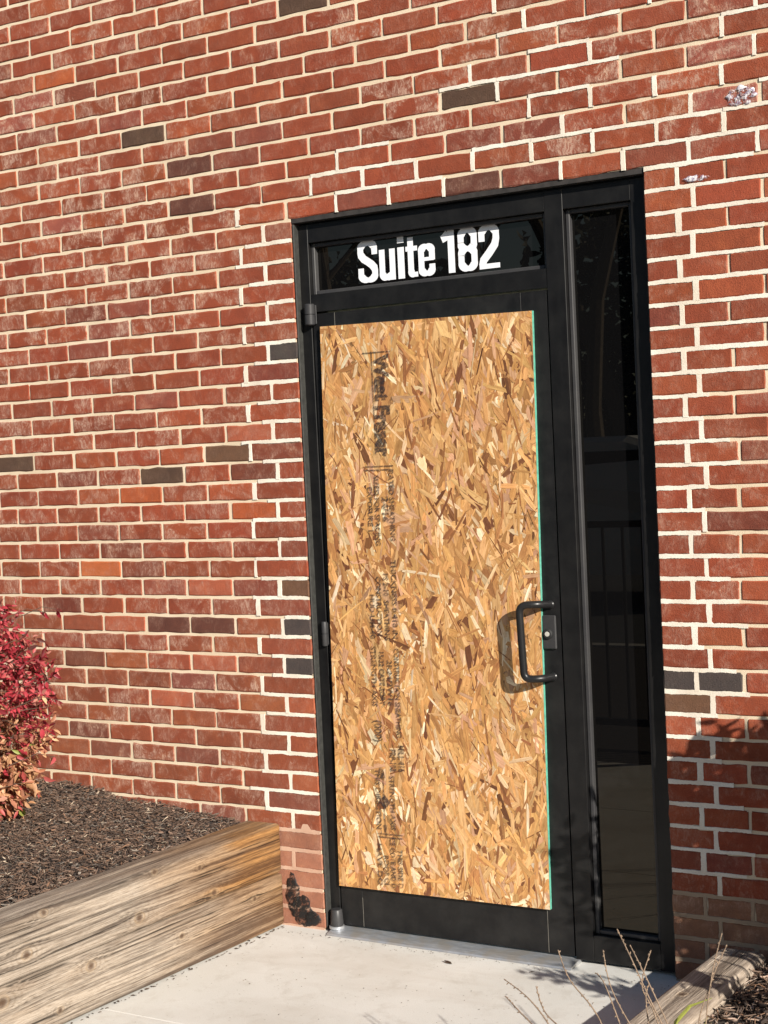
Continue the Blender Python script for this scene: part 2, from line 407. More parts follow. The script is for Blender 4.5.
for j in range(-31, 40):
    zt = zj(j) + 0.0; zb = zj(j + 1); z0, z1 = zb + J / 2, zt - J / 2
    off = 0.0 if j % 2 else 0.5
    inopen = (zt <= ZH + 0.01) and zb > -0.04 + -0.03
    for i in range(int(XW0 / BL) - 2, int(XW1 / BL) + 2):
        x0 = (i + off) * BL + rowoff[j] * (1 if not inopen else 0.6) + rng.normal(0, 0.0012); x1 = x0 + BL - J
        x0 += J / 2; x1 += J / 2
        if zb > ZH - 0.02 or not inopen: pieces = [(x0, x1)]
        else:
            pieces = []
            if x1 < XL - 0.02 or x0 > XR + 0.02:
                if x0 > XR + 0.02 and x0 < XR + 0.12 and j % 2 == 1 and False: pass
                pieces = [(x0, x1)]
            if x1 >= XL - 0.045 and x0 < XL - 0.02: pieces = [(x0, XL - 0.001)]
            elif j % 2 == 0 and abs(i + .5 - 6.5) < .1: pieces = [(XR + 0.001, XR + 0.0985), (XR + 0.1095, x1)]
            elif j % 2 == 0 and abs(i + .5 - 5.5) < .1: pieces = []
            elif x0 <= XR + 0.02 and x1 > XR + 0.02:
                pieces = [(XR + 0.001, x1)]
        for (a_, b_) in pieces:
            if b_ - a_ < 0.025: continue
            col, eff = brick_col((a_ + b_) / 2, (z0 + z1) / 2)
            if (j, i) in SPEC:
                s_ = SPEC[(j, i)]; col = s_[0]; eff = s_[1] if s_[1] is not None else eff
            add_brick(a_, b_, z0, z1, col, eff)
bo = mesh_obj('brickwork', bv, bf, M_BRICK, wall, cols=bc)
# mortar bed: recessed body with an opening, slightly uneven
ZL = zj(0) + J / 2 + 0.001
mb = MB()
mb.box(XW0, XL - 0.004, 0.0034, 0.11, -0.3, zj(-31) - 0.002)
mb.box(XR + 0.004, XW1, 0.0034, 0.11, -0.3, zj(-31) - 0.002)
mb.box(XL - 0.004, XR + 0.004, 0.0034, 0.11, ZL, zj(-31) - 0.002)
mb.build('mortar_bed', M_MORTAR, wall)
# fresh repointing: ragged beads over the joints near the opening
fv, ff = [], []
def bead(p0, p1, hw, proud=0, rag=0.0030):
    """flush strip of mortar filling a joint, feathering raggedly over the brick edges in places"""
    p0 = np.array(p0); p1 = np.array(p1); L_ = np.linalg.norm(p1 - p0); n = max(4, int(L_ / 0.003))
    d = (p1 - p0) / L_; nrm = np.array([-d[1], d[0]]); s_ = int(rng.integers(1e6))
    b0 = len(fv); t_ = np.linspace(0, 1, n); u_ = t_ * L_
    e = [(fbm(u_ * 28 + 9, t_ * 0 + q, 2, s_ % 9973) - .5) * 1.6 + (fbm(u_ * 190, t_ * 0 + q, 2, s_ % 997) - .5) * 1.0 for q in (0.5, 7.5)]
    wob = (fbm(u_ * 9, t_ * 0 + 3.5, 2, s_ % 9973) - .5) * 0.0022
    y0 = 0.0002 - 0.0010 * rng.random()
    for k in range(n):
        c_ = p0 + d * L_ * t_[k] + nrm * wob[k]; a1 = max(0.004, hw + rag * e[0][k]); a2 = max(0.004, hw + rag * e[1][k])
        yy = y0 + 0.0006 * math.sin(u_[k] * 60 + s_)
        for (o_, yo) in ((-a1 - 0.0009, 0.003), (-a1, 0.0), (a2, 0.0), (a2 + 0.0009, 0.003)):
            q = c_ + nrm * o_; fv.append((q[0], yy + yo, q[1]))
    for k in range(n - 1):
        for m in range(3):
            q = b0 + k * 4 + m; ff.append((q, q + 4, q + 5, q + 1))
for j in range(-1, 31):
    z = zj(j)
    wd = rng.uniform(0.16, 0.30) if j % 2 else rng.uniform(0.10, 0.24)
    if j > 0: bead((XL - 0.004, z), (XL - wd, z + rng.normal(0, 0.001)), rng.uniform(0.0050, 0.0066))
    if j % 2: bead((-BL + rowoff[j] * .6, z - CH + 0.004), (-BL + rowoff[j] * .6, z - 0.004), rng.uniform(0.0058, 0.0092))
    else: bead((-BL / 2 + rowoff[j] * .6, z - CH + 0.004), (-BL / 2 + rowoff[j] * .6, z - 0.004), rng.uniform(0.0058, 0.0085))
for j in range(0, 32):
    z = zj(j); wd = rng.uniform(0.13, 0.27) + (0.2 if j < 10 else 0)
    bead((XR + 0.003, z), (XR + wd, z + rng.normal(0, 0.001)), rng.uniform(0.0050, 0.0066))
    xx = XR + (0.1035 if j % 2 == 0 else 0.1484) + (rowoff[j] * .6 if j % 2 else 0)
    bead((xx, z - CH + 0.004), (xx, z - 0.004), rng.uniform(0.006, 0.0095), 0.0026, 0.002)
for j in range(-12, 0):
    z = zj(j)
    for i in range(-2, 9):
        if (i + .0) < (0 if j >= -2 else 1 if j > -4 else 3) + rng.integers(0, 2): continue
        x0 = (i + (0 if j % 2 else .5)) * BL + rowoff[j]
        if rng.random() < (0.9 if j >= -2 else 0.6):
            bead((x0, z - CH + 0.004), (x0, z - 0.004), rng.uniform(0.0052, 0.0072))
        if rng.random() < (0.75 if j >= -2 else 0.45):
            bead((x0, z), (x0 + BL, z + rng.normal(0, .001)), rng.uniform(0.0050, 0.0064))
mesh_obj('repointed_joints', fv, ff, M_FRESH, wall)
fv, ff = [], []
for j in range(31, 37):
    z = zj(j); bead((XL - 0.004, z), (-0.22, z), 0.0066)
    if j < 36:
        xx = -0.001 - (BL if j % 2 else BL / 2) + rowoff[j] * .6; bead((xx, z - CH + 0.004), (xx, z - 0.004), 0.0066)
mesh_obj('washed_joints', fv, ff, M_PINK, wall)
fv, ff = [], []
for j in range(32, 37):
    z = zj(j); bead((XR + 0.003, z), (XR + 0.75, z), 0.0062)
    for q in range(4):
        xx = (7 if j % 2 else 6.5) * BL + q * BL + rowoff[j] * .6 if q else XR + (0.1035 if j % 2 == 0 else 0.1484)
        bead((xx, z - CH + 0.004), (xx, z - 0.004), 0.006)
M_MUD = mortar('mud_stained_mortar', (0.27, 0.195, 0.135), (0.36, 0.27, 0.19))
mesh_obj('mud_stained_joints', fv, ff, M_MUD, wall)
fv, ff = [], []
for (x_, z_) in ((-0.045, zj(31) + 0.012), (-0.03, zj(30) - 0.02), (-0.062, zj(31) + 0.03)): bead((x_ - .03, z_), (x_ + .035, z_ + rng.normal(0, .006)), 0.013)
mesh_obj('mortar_patch', fv, ff, M_PINK, wall)
mb = MB(); mb.box(XL + 0.0005, XR - 0.0005, 0.004, 0.10, ZH - 0.004, ZL - 0.0015); mb.build('steel_lintel', M_LINTEL, wall)
mb = MB(); mb.box(XL + 0.0006, XL + 0.0075, 0.003, 0.040, 0.004, ZH - 0.008, 0.002); mb.box(XR - 0.006, XR - 0.0006, 0.014, 0.040, 0.004, ZH - 0.008, 0.002)
mb.build('sealant_bead', M_SEAL, wall)
# tar stain on the low bricks beside the planter : thin crusty skin with a ragged outline
tv, tf = [], []
def blotch(cx, cz, rx, rz, seed, y):
    n = 46; b0 = len(tv); tv.append((cx, y - 0.0012, cz))
    for ring, (fr, dy) in enumerate(((0.6, -0.0012), (0.93, -0.0006), (1.0, 0.0015))):
        for k in range(n):
            th = 2 * math.pi * k / n
            r_ = fr * (0.62 + 0.75 * float(fbm(np.array(2.6 + 2.6 * math.cos(th) + seed), np.array(2.6 + 2.6 * math.sin(th)), 3, seed)))
            tv.append((cx + rx * r_ * math.cos(th), y + dy, cz + rz * r_ * math.sin(th)))
    for k in range(n):
        k2 = (k + 1) % n
        tf.append((b0, b0 + 1 + k, b0 + 1 + k2))
        for ring in range(2):
            q = b0 + 1 + ring * n; tf.append((q + k, q + n + k, q + n + k2, q + k2))
for (cx, cz, rx, rz, s_) in ((-0.112, 0.125, 0.030, 0.055, 3), (-0.078, 0.058, 0.050, 0.050, 8), (-0.035, 0.036, 0.036, 0.026, 12)):
    blotch(cx, cz, rx, rz, s_, -0.0022 - 0.0003 * (s_ % 7))
mesh_obj('tar_stain', tv, tf, M_TAR, wall, smooth=True)

t = NT('old_white_paint', 0.7, 0.3); v = t.coord(); f = t.noise(55, v, 5, 0.8); g = t.noise(160, v, 2)
t.base(t.ramp(g, [(0.42, (0.30, 0.26, 0.36)), (0.55, (0.80, 0.78, 0.80))])); t.l(t.ramp(f, [(0.44, 0.0), (0.52, 0.9)]), t.b.inputs['Alpha']); M_OLDP = t.m
tv, tf = [], []
for (cx, cz, rx, rz, s_) in ((1.590, 2.606, .034, .026, 4), (1.568, 2.604, .03, .024, 9), (1.435, 2.388, .035, .010, 14)): blotch(cx, cz, rx, rz, s_, -0.0026 - .00015 * (s_ % 5))
mesh_obj('paint_smear', tv, tf, M_OLDP, wall, smooth=True)
# ================================================================== STOREFRONT FRAME
YF = 0.030                      # face of the frame, behind the face of the brick
fr = empty('storefront_frame', (0.644, YF, 0.0))
tag(fr, 'black metal storefront frame with transom pane and tall narrow sidelight set in the brick opening', 'door frame')
B = 0.0012
mb = MB()
mb.box(XL + 0.007, 0.059, YF, YF + 0.11, 0.012, ZH - 0.010, B)                    # hinge jamb
mb.box(0.0592, 0.9365, YF + 0.0005, YF + 0.11, 2.357, ZH - 0.0105, B)              # head over door
mb.box(0.9992, 1.2195, YF + 0.0005, YF + 0.11, 2.357, ZH - 0.0105, B)              # head over sidelight
mb.box(1.2195, XR - 0.0065, YF - 0.0002, YF + 0.11, 0.012, ZH - 0.0102, B)         # outer jamb
mb.box(0.9992, 1.2193, YF + 0.0006, YF + 0.11, 0.012, 0.095, B)                    # sill under sidelight
mb.build('frame', M_FRAME, fr)
MB().box(0.9370, 0.9988, YF - 0.001, YF + 0.11, 0.012, ZH - 0.0108, B).build('mullion', M_FRAME, fr)
MB().box(0.0594, 0.9366, YF + 0.0007, YF + 0.11, 2.122, 2.182, B).build('transom_bar', M_FRAME, fr)
YG = 0.068
def beads(x0, x1, z0, z1, w_, yo, nm):
    mb = MB()
    mb.box(x0, x0 + w_, yo, YG + 0.004, z0, z1, 0.002); mb.box(x1 - w_, x1, yo, YG + 0.004, z0, z1, 0.002)
    mb.box(x0 + w_ + .0002, x1 - w_ - .0002, yo + 0.0006, YG + 0.004, z0, z0 + w_, 0.002)
    mb.box(x0 + w_ + .0002, x1 - w_ - .0002, yo + 0.0006, YG + 0.004, z1 - w_, z1, 0.002)
    return mb.build(nm, M_BEAD, fr)
beads(0.0596, 0.9362, 2.1826, 2.3564, 0.013, YF + 0.018, 'glazing_bead')
beads(0.9996, 1.2190, 0.0956, 2.3564, 0.013, YF + 0.018, 'glazing_bead')
tp = MB().box(0.070, 0.928, YG, YG + 0.02, 2.188, 2.352).build('transom_pane', M_GLASS, fr)
MB().box(1.008, 1.212, YG, YG + 0.02, 0.10, 2.352).build('sidelight_pane', M_GLASS, fr)
# aluminium threshold
mb = MB(); n0 = 0
prof = [(-0.045, 0.001), (-0.040, 0.006), (-0.012, 0.011), (0.02, 0.012), (0.06, 0.012), (0.06, 0.001)]
x0, x1 = 0.045, 0.95
mb.v = [(x0, p_[0], p_[1]) for p_ in prof] + [(x1, p_[0], p_[1]) for p_ in prof]
nP = len(prof)
mb.f = [(k, k + 1, nP + k + 1, nP + k) for k in range(nP - 1)] + [tuple(range(nP)), tuple(range(nP, 2 * nP))[::-1]]
mb.build('threshold', M_ALU, fr)

# ---- lettering on the transom
ink = {'v': [], 'f': []}
def ribbon(pts, wx, wz, box, k, out):
    """stroke with direction dependent width in glyph units -> world, box = (x0, x1, z0, zcap)"""
    P = [Vector((p_[0], p_[1])) for p_ in pts]
    X0, X1, Z0, Z1 = box; sx = X1 - X0; sz = Z1 - Z0
    Q = [Vector((p_.x * sx, p_.y * sz)) for p_ in P]
    b0 = len(out['v'])
    for i, q in enumerate(Q):
        d = (Q[min(i + 1, len(Q) - 1)] - Q[max(i - 1, 0)]).normalized(); n_ = Vector((-d.y, d.x))
        hw = 0.5 * (wx * abs(d.y) + wz * abs(d.x))
        for s_ in (1, -1):
            r_ = q + n_ * hw * s_; out['v'].append((X0 + r_.x, YG - 0.0006 - 0.0001 * k, Z0 + r_.y))
    for i in range(len(Q) - 1): q = b0 + 2 * i; out['f'].append((q, q + 1, q + 3, q + 2))
def arc(cx, cy, rx, ry, a0, a1, n=14):
    return [(cx + rx * math.cos(math.radians(a0 + (a1 - a0) * k / n)), cy + ry * math.sin(math.radians(a0 + (a1 - a0) * k / n))) for k in range(n + 1)]
ZB, ZC = 2.2065, 2.345; WX, WZ = 0.0216, 0.0158
hx = 0.5 * WX; hz = 0.5 * WZ / (ZC - ZB)
def G(ch, x0, x1):
    bx = (x0, x1, ZB, ZC); W_ = x1 - x0; e = hx / W_; r = 0.5 - e; st = lambda pts, k, wx=WX, wz=WZ: ribbon(pts, wx, wz, bx, k, ink)
    ry = 0.14
    if ch == 'S':
        st([(1 - e, .66), (1 - e, .76)] + arc(.5, 1 - hz - ry, r, ry, 0, 180)[1:] + [(e, .72), (e + .03, .66)] + [(.3, .57), (.5, .50), (.7, .42)] + [(1 - e - .03, .34), (1 - e, .27)] + arc(.5, hz + ry, r, ry, 0, -180) + [(e, .35)], 0)
    if ch == 'u':
        st([(e, .74)] + [(e, .2)] + arc(e + .26, .19, .26, .125, 180, 300), 0); st([(1 - e, .74), (1 - e, 0)], 1); st([(e+.3, .062), (1 - e, .14)], 2, WX, WZ * .9)
    if ch == 'i':
        st([(.5, .745), (.5, 0)], 0, (x1 - x0)); st([(.5, 1.0), (.5, .845)], 1, (x1 - x0))
    if ch == 't':
        st([(.42, .95), (.42, .2)] + arc(.42 + .28, .17, .28, .10, 180, 270), 0); st([(.68, .065), (1.0, .065)], 1, WX, WZ); st([(0, .68), (1, .68)], 2, WX, WZ * 1.0)
    if ch == 'e':
        ty = .745 - hz - .12
        st([(1 - e, .36), (1 - e, ty)] + arc(.5, ty, r, .12, 0, 180)[1:] + [(e, .20)] + arc(.5, hz + .12, r, .12, 180, 360)[1:] + [(1 - e, .27)], 0); st([(e + .02, .395), (1 - e + .1, .395)], 1, WX, WZ * .75)
    if ch == '1':
        ww = WX * 1.12; st([(1 - .5 * ww / W_, 1.0), (1 - .5 * ww / W_, 0)], 0, ww); st([(0.0, .80), (.25, .835), (.55, .93)], 1, WX, WZ * 1.1)
    if ch == '8':
        cb = .115; yt = .515
        st([(e, .66), (e, 1 - hz - .15)] + arc(.5, 1 - hz - .15, r, .15, 180, 0)[1:] + [(1 - e, .66)] + arc(.5, yt + cb, r, cb, 0, -180)[1:] + [(e, .67)], 0)
        st([(e, .36)] + arc(.5, yt - .125, r, .125, 180, 0)[1:] + [(1 - e, hz + .15)] + arc(.5, hz + .15, r, .15, 0, -180)[1:] + [(e, .37)], 1)
    if ch == '2':
        rr = .15
        st([(e, .63), (e, 1 - hz - rr)] + arc(.5, 1 - hz - rr, r, rr, 180, 0)[1:] + [(1 - e, .68), (1 - e - .07, .54), (.5, .36), (e + .06, .20), (e, .08)], 0); st([(0, hz), (1, hz)], 1)
for ch, a_, b_ in (('S', .232, .308), ('u', .315, .376), ('i', .386, .411), ('t', .417, .461), ('e', .464, .526), ('1', .553, .599), ('8', .612, .681), ('2', .687, .760)): G(ch, a_, b_)
mesh_obj('suite_lettering', ink['v'], ink['f'], M_VINYL, tp)

# ================================================================== DOOR
door = empty('boarded_door', (0.50, YF, 0.012))
tag(door, 'black metal framed door boarded over with a sheet of oriented strand board', 'door')
YD = YF + 0.003
mb = MB()
mb.box(0.063, 0.150, YD, YD + 0.044, 0.018, 2.116, B)
mb.box(0.843, 0.9325, YD, YD + 0.044, 0.018, 2.116, B)
mb.box(0.1502, 0.8428, YD + 0.0004, YD + 0.044, 0.018, 0.205, B)
mb.box(0.1502, 0.8428, YD + 0.0004, YD + 0.044, 2.020, 2.116, B)
mb.build('door_leaf', M_DOOR, door)
mb = MB(); mb.box(0.842, 0.8431, YD - 0.0006, YD + 0.002, 0.02, 0.19); mb.box(0.1498, 0.1506, YD - 0.0003, YD + 0.002, 2.05, 2.115); mb.box(0.1498, 0.1506, YD - 0.0003, YD + 0.002, 0.02, 0.12)
mb.build('stile_joint', M_SEAM, door)
MB().box(0.150, 0.843, YD + 0.016, YD + 0.024, 0.2052, 2.0198).build('door_glass', M_GLASS, door)
# strand board
YP = 0.0185                      # front face of the board
Q4 = [(0.067, 0.157), (0.859, 0.163), (0.886, 2.055), (0.099, 2.071)]   # BL BR TR TL
def inset(e):
    cx = sum(q[0] for q in Q4) / 4; cz = sum(q[1] for q in Q4) / 4
    return [(q[0] + (e if q[0] < cx else -e), q[1] + (e if q[1] < cz else -e)) for q in Q4]
core = MB(); n_ = 0
for (x, z) in Q4: core.v.append((x, YP + 0.0004, z))
for (x, z) in Q4: core.v.append((x, YD - 0.0008, z))
core.f = [(0, 1, 2, 3), (7, 6, 5, 4), (0, 4, 5, 1), (1, 5, 6, 2), (2, 6, 7, 3), (3, 7, 4, 0)]
pan = mesh_obj('strand_board', core.v, core.f, [M_OSBCORE, M_GREEN], door, midx=[0, 0, 1, 1, 1, 1])
def clip(poly, uv):
    for k in range(4):
        ax, az = Q4[k]; bx_, bz_ = Q4[(k + 1) % 4]; nx, nz = -(bz_ - az), (bx_ - ax)
        L_ = math.hypot(nx, nz); nx /= L_; nz /= L_
        dd = [(p_[0] - ax) * nx + (p_[1] - az) * nz - 0.0006 for p_ in poly]
        if all(d_ >= 0 for d_ in dd): continue
        if all(d_ < 0 for d_ in dd): return [], []
        np_, nu_ = [], []
        for i in range(len(poly)):
            i2 = (i + 1) % len(poly); a_, b_ = poly[i], poly[i2]; da, db = dd[i], dd[i2]
            if da >= 0: np_.append(a_); nu_.append(uv[i])
            if (da >= 0) != (db >= 0):
                s_ = da / (da - db); np_.append(tuple(a_[m] + (b_[m] - a_[m]) * s_ for m in range(3))); nu_.append(tuple(uv[i][m] + (uv[i2][m] - uv[i][m]) * s_ for m in range(2)))
        poly, uv = np_, nu_
    return poly, uv
sv, sf, scol, suv = [], [], [], []
PAL = [((0.58, 0.325, 0.128), 30), ((0.51, 0.27, 0.10), 24), ((0.65, 0.40, 0.185), 20), ((0.40, 0.195, 0.075), 14), ((0.72, 0.53, 0.32), 9), ((0.26, 0.11, 0.045), 8), ((0.55, 0.32, 0.19), 9), ((0.16, 0.065, 0.03), 3), ((0.80, 0.66, 0.46), 3.5)]
PW = np.array([p_[1] for p_ in PAL], float); PW /= PW.sum()
NS = 5200
for k in range(NS):
    fr_ = k / NS
    cx = rng.uniform(0.03, 0.93); cz = rng.uniform(0.10, 2.12)
    big = rng.random()
    L_ = rng.uniform(0.06, 0.16) if big < 0.8 else rng.uniform(0.03, 0.07)
    W_ = rng.uniform(0.008, 0.025) if big < 0.84 else rng.uniform(0.022, 0.050)
    if fr_ > 0.80: L_ *= 0.8; W_ *= 0.65
    if fr_ > 0.94: W_ *= 0.55
    an = math.radians(90 + rng.normal(6, 26)) if rng.random() < 0.86 else rng.uniform(0, math.pi)
    pi_ = rng.choice(len(PAL), p=PW); col = np.array(PAL[pi_][0]) * (1 + rng.normal(0, 0.13)) * (1 + rng.normal(0, 0.02, 3))
    if fr_ > 0.93 and rng.random() < 0.4: col = np.array([0.24, 0.10, 0.04]) * rng.uniform(0.6, 1.4); W_ *= 0.5; 
    cs, sn = math.cos(an), math.sin(an)
    m = 5; top = []; bot = []
    cut0, cut1 = rng.normal(0, 0.5), rng.normal(0, 0.5); bend = rng.normal(0, 0.0014)
    for q in range(m + 1):
        u_ = q / m; lx = (u_ - .5) * L_
        w1 = W_ * .5 * (1 + rng.normal(0, 0.06)); w2 = W_ * .5 * (1 + rng.normal(0, 0.06))
        if q in (0, m): w1 *= rng.uniform(0.35, 1); w2 *= rng.uniform(0.35, 1)
        c0 = (cut0 if q == 0 else cut1 if q == m else 0) * W_ * .5; cb = bend * math.sin(u_ * math.pi)
        top.append((lx + c0, w1 + cb)); bot.append((lx - c0, -w2 + cb))
    loop = bot + top[::-1]
    ybase = YP + 0.0002 - 0.0016 * fr_; ta = rng.normal(0, 0.022); tb = rng.normal(0, 0.004)
    poly = [(cx + p_[0] * cs - p_[1] * sn, cz + p_[0] * sn + p_[1] * cs, ybase + ta * p_[1] + tb * p_[0]) for p_ in loop]
    ou, ov = rng.uniform(0, 50), rng.uniform(0, 50)
    uv = [(ou + p_[1], ov + p_[0]) for p_ in loop]
    poly, uv = clip(poly, uv)
    if len(poly) < 3: continue
    b0 = len(sv)
    for p_, u_ in zip(poly, uv): sv.append((p_[0], min(p_[2], YP + 0.0003), p_[1])); scol.append(tuple(np.clip(col, 0.01, 0.9)) + (0,)); suv.append(u_)
    sf.append(tuple(range(b0, b0 + len(poly))))
so_ = mesh_obj('surface_strands', sv, sf, M_OSB, pan, cols=scol, uvs=suv)
# stamped lettering, reads downwards
def text_mesh(txt, size, bold=0.0, sx=1.0):
    cu = bpy.data.curves.new('tmp', 'FONT'); cu.body = txt; cu.size = size; cu.offset = bold; cu.resolution_u = 2
    ob = bpy.data.objects.new('tmp', cu); COL.objects.link(ob)
    dg = bpy.context.evaluated_depsgraph_get(); me = bpy.data.meshes.new_from_object(ob.evaluated_get(dg))
    V = [(v_.co.x * sx, v_.co.y) for v_ in me.vertices]; F = [tuple(p_.vertices) for p_ in me.polygons]
    bpy.data.objects.remove(ob); bpy.data.curves.remove(cu); bpy.data.meshes.remove(me); return V, F
YI = YP - 0.0034
iv, jf = [], []
_cnt = [0]
def stamp(txt, x, z, size, length=None, bold=0.0):
    """baseline at x, text starts at height z and runs down; tops point to +x"""
    V, F = text_mesh(txt, size, bold)
    if length:
        mx = max(p_[0] for p_ in V); V = [(p_[0] * length / mx, p_[1]) for p_ in V]
    _cnt[0] += 1; b0 = len(iv); yy = YI - 0.00006 * _cnt[0]
    th = -0.018
    for a_, b_ in V: iv.append((x + b_ + a_ * th * 0.95, yy, z - a_ + b_ * 0.0))
    for f_ in F: jf.append(tuple(b0 + q for q in f_))
def rect(x0, x1, z0, z1):
    _cnt[0] += 1; yy = YI - 0.00006 * _cnt[0]; b0 = len(iv)
    iv.extend([(x0, yy, z0), (x1, yy, z0), (x1, yy, z1), (x0, yy, z1)]); jf.append((b0, b0 + 1, b0 + 2, b0 + 3))
stamp('West Fraser', 0.309, 1.957, 0.074, 0.335, 0.0040)
rect(0.296, 0.300, 1.63, 1.975); rect(0.262, 0.372, 1.966, 1.970)
for q in (0, 1): rect(0.250, 0.362, 1.589 - q * 0.012, 1.593 - q * 0.012)
S_ = 0.027; Bd = 0.0009
stamp('RATED SHEATHING', 0.343, 1.578, S_, 0.235, Bd); stamp('24/16', 0.313, 1.49, 0.034, 0.085, 0.0016)
stamp('SIZED FOR SPACING', 0.286, 1.562, S_, 0.235, Bd); stamp('EXPOSURE 1', 0.258, 1.525, S_, 0.150, Bd)
stamp('THICKNESS 0.418 IN', 0.336, 1.279, S_, 0.262, Bd)
stamp('PS 2-10  SHEATHING', 0.304, 1.235, S_, 0.225, Bd); stamp('CONSTRUCTION', 0.275, 1.225, S_, 0.200, Bd); stamp('HUD-UM-40', 0.247, 1.165, S_, 0.150, Bd)
stamp('CONSTRUCTION SHEATHING', 0.332, 0.985, S_, 0.300, Bd); stamp('2R24/2W16', 0.303, 0.945, S_, 0.155, Bd)
stamp('15/32 CATEGORY', 0.273, 0.975, S_, 0.185, Bd); stamp('STRENGTH AXIS', 0.243, 0.99, S_, 0.205, Bd)
stamp('MILL 416', 0.331, 0.66, S_ * 1.2, 0.090, 0.0012); stamp('PRP-108', 0.298, 0.645, S_ * 1.2, 0.075, 0.0012); stamp('(000)', 0.243, 0.742, S_ * 1.5, 0.075, Bd)
stamp('STRENGTH AXIS', 0.291, 0.555, S_, 0.185, Bd); stamp('THIS DIRECTION', 0.237, 0.575, S_, 0.205, Bd)
rect(0.2645, 0.2685, 0.385, 0.545)
for (pz, dz_) in ((0.545, 0.03), (0.385, -0.03)):
    _cnt[0] += 1; b0 = len(iv); yy = YI - 0.00006 * _cnt[0]; iv.extend([(0.2575, yy, pz), (0.2755, yy, pz), (0.2665, yy, pz + dz_)]); jf.append((b0, b0 + 1, b0 + 2))
_cnt[0] += 1; b0 = len(iv); yy = YI - 0.00006 * _cnt[0]; iv.extend([(0.244, yy, 0.462), (0.270, yy, 0.488), (0.292, yy, 0.462), (0.270, yy, 0.440)]); jf.append((b0, b0 + 3, b0 + 2, b0 + 1))
for q in (0, 1): rect(0.236, 0.334, 0.353 - q * 0.011, 0.357 - q * 0.011)
stamp('THIS SIDE D', 0.310, 0.305, S_, 0.130, Bd); stamp('CE COTE AND D', 0.283, 0.345, S_, 0.172, Bd)
stamp('ROOF CL', 0.256, 0.283, S_, 0.108, Bd); stamp('HAVE DO', 0.231, 0.322, S_, 0.145, Bd)
mesh_obj('stamped_lettering', iv, jf, M_INK, pan)
# pull handle
def fillet(pts, r, n=6):
    out = [Vector(pts[0])]
    for i in range(1, len(pts) - 1):
        p, a_, b_ = Vector(pts[i]), Vector(pts[i - 1]), Vector(pts[i + 1])
        d1, d2 = (a_ - p).normalized(), (b_ - p).normalized(); rr = min(r, (a_ - p).length * .48, (b_ - p).length * .48)
        s_, e_ = p + d1 * rr, p + d2 * rr
        for k in range(n + 1):
            u_ = k / n; out.append(s_.lerp(p, u_).lerp(p.lerp(e_, u_), u_))
    out.append(Vector(pts[-1])); return out
ha = fillet([(0.900, YD, 1.134), (0.878, -0.020, 1.140), (0.822, -0.034, 1.138), (0.830, -0.034, 0.906), (0.878, -0.020, 0.906), (0.900, YD, 0.906)], 0.050, 12)
hd = MB().tube(ha, 0.0122, 16).build('pull_handle', M_HANDLE, door, True)
mb = MB()
for c_ in ((0.900, YD - 0.0005, 1.134), (0.900, YD - 0.0005, 0.906)): mb.lathe(c_, [(0.0135, 0.0), (0.0135, -0.004), (0.0105, -0.007)], 'y', 20)
mb.build('handle_flange', M_HANDLE, hd, True)
lk = MB().box(0.872, 0.918, YD - 0.0095, YD - 0.0003, 0.994, 1.101, 0.003).build('lock_plate', M_HW, door)
MB().lathe((0.892, YD - 0.0095, 1.043), [(0.0165, 0.0), (0.0160, -0.006), (0.0125, -0.0085), (0.0125, -0.0083)], 'y', 28).build('lock_ring', M_RUBBER, lk, True)
MB().lathe((0.892, YD - 0.018, 1.043), [(0.0078, 0.0), (0.0075, -0.0012)], 'y', 20).build('key_cylinder', M_BRASS, lk, True)
def hinge(name, x, z0, z1, r, foot=False):
    h_ = z1 - z0
    o = MB().lathe((x, YF - r * 0.75, z0), [(r * .85, 0), (r, 0.003), (r, h_ * .48), (r * .82, h_ * .485), (r * .82, h_ * .515), (r, h_ * .52), (r, h_ - 0.003), (r * .85, h_)], 'z', 22).build(name, M_HW, door, True)
    MB().box(x - r * 1.0, x + r * 1.15, YF - 0.004, YF - 0.0004, z0 + 0.004, z1 - 0.004, 0.001).build('hinge_leaf', M_HW, o)
    return o
hinge('hinge', 0.0615, 2.078, 2.150, 0.0175); hinge('hinge', 0.0555, 0.985, 1.068, 0.0105)
o = MB().lathe((0.056, YF - 0.020, 0.022), [(0.022, 0), (0.023, 0.004), (0.0195, 0.052), (0.017, 0.055)], 'z', 22).build('bottom_pivot', M_HW, door, True)
MB().lathe((0.056, YF - 0.022, 0.012), [(0.026, 0), (0.026, 0.009)], 'z', 22).build('pivot_washer', M_ALU, o, True)

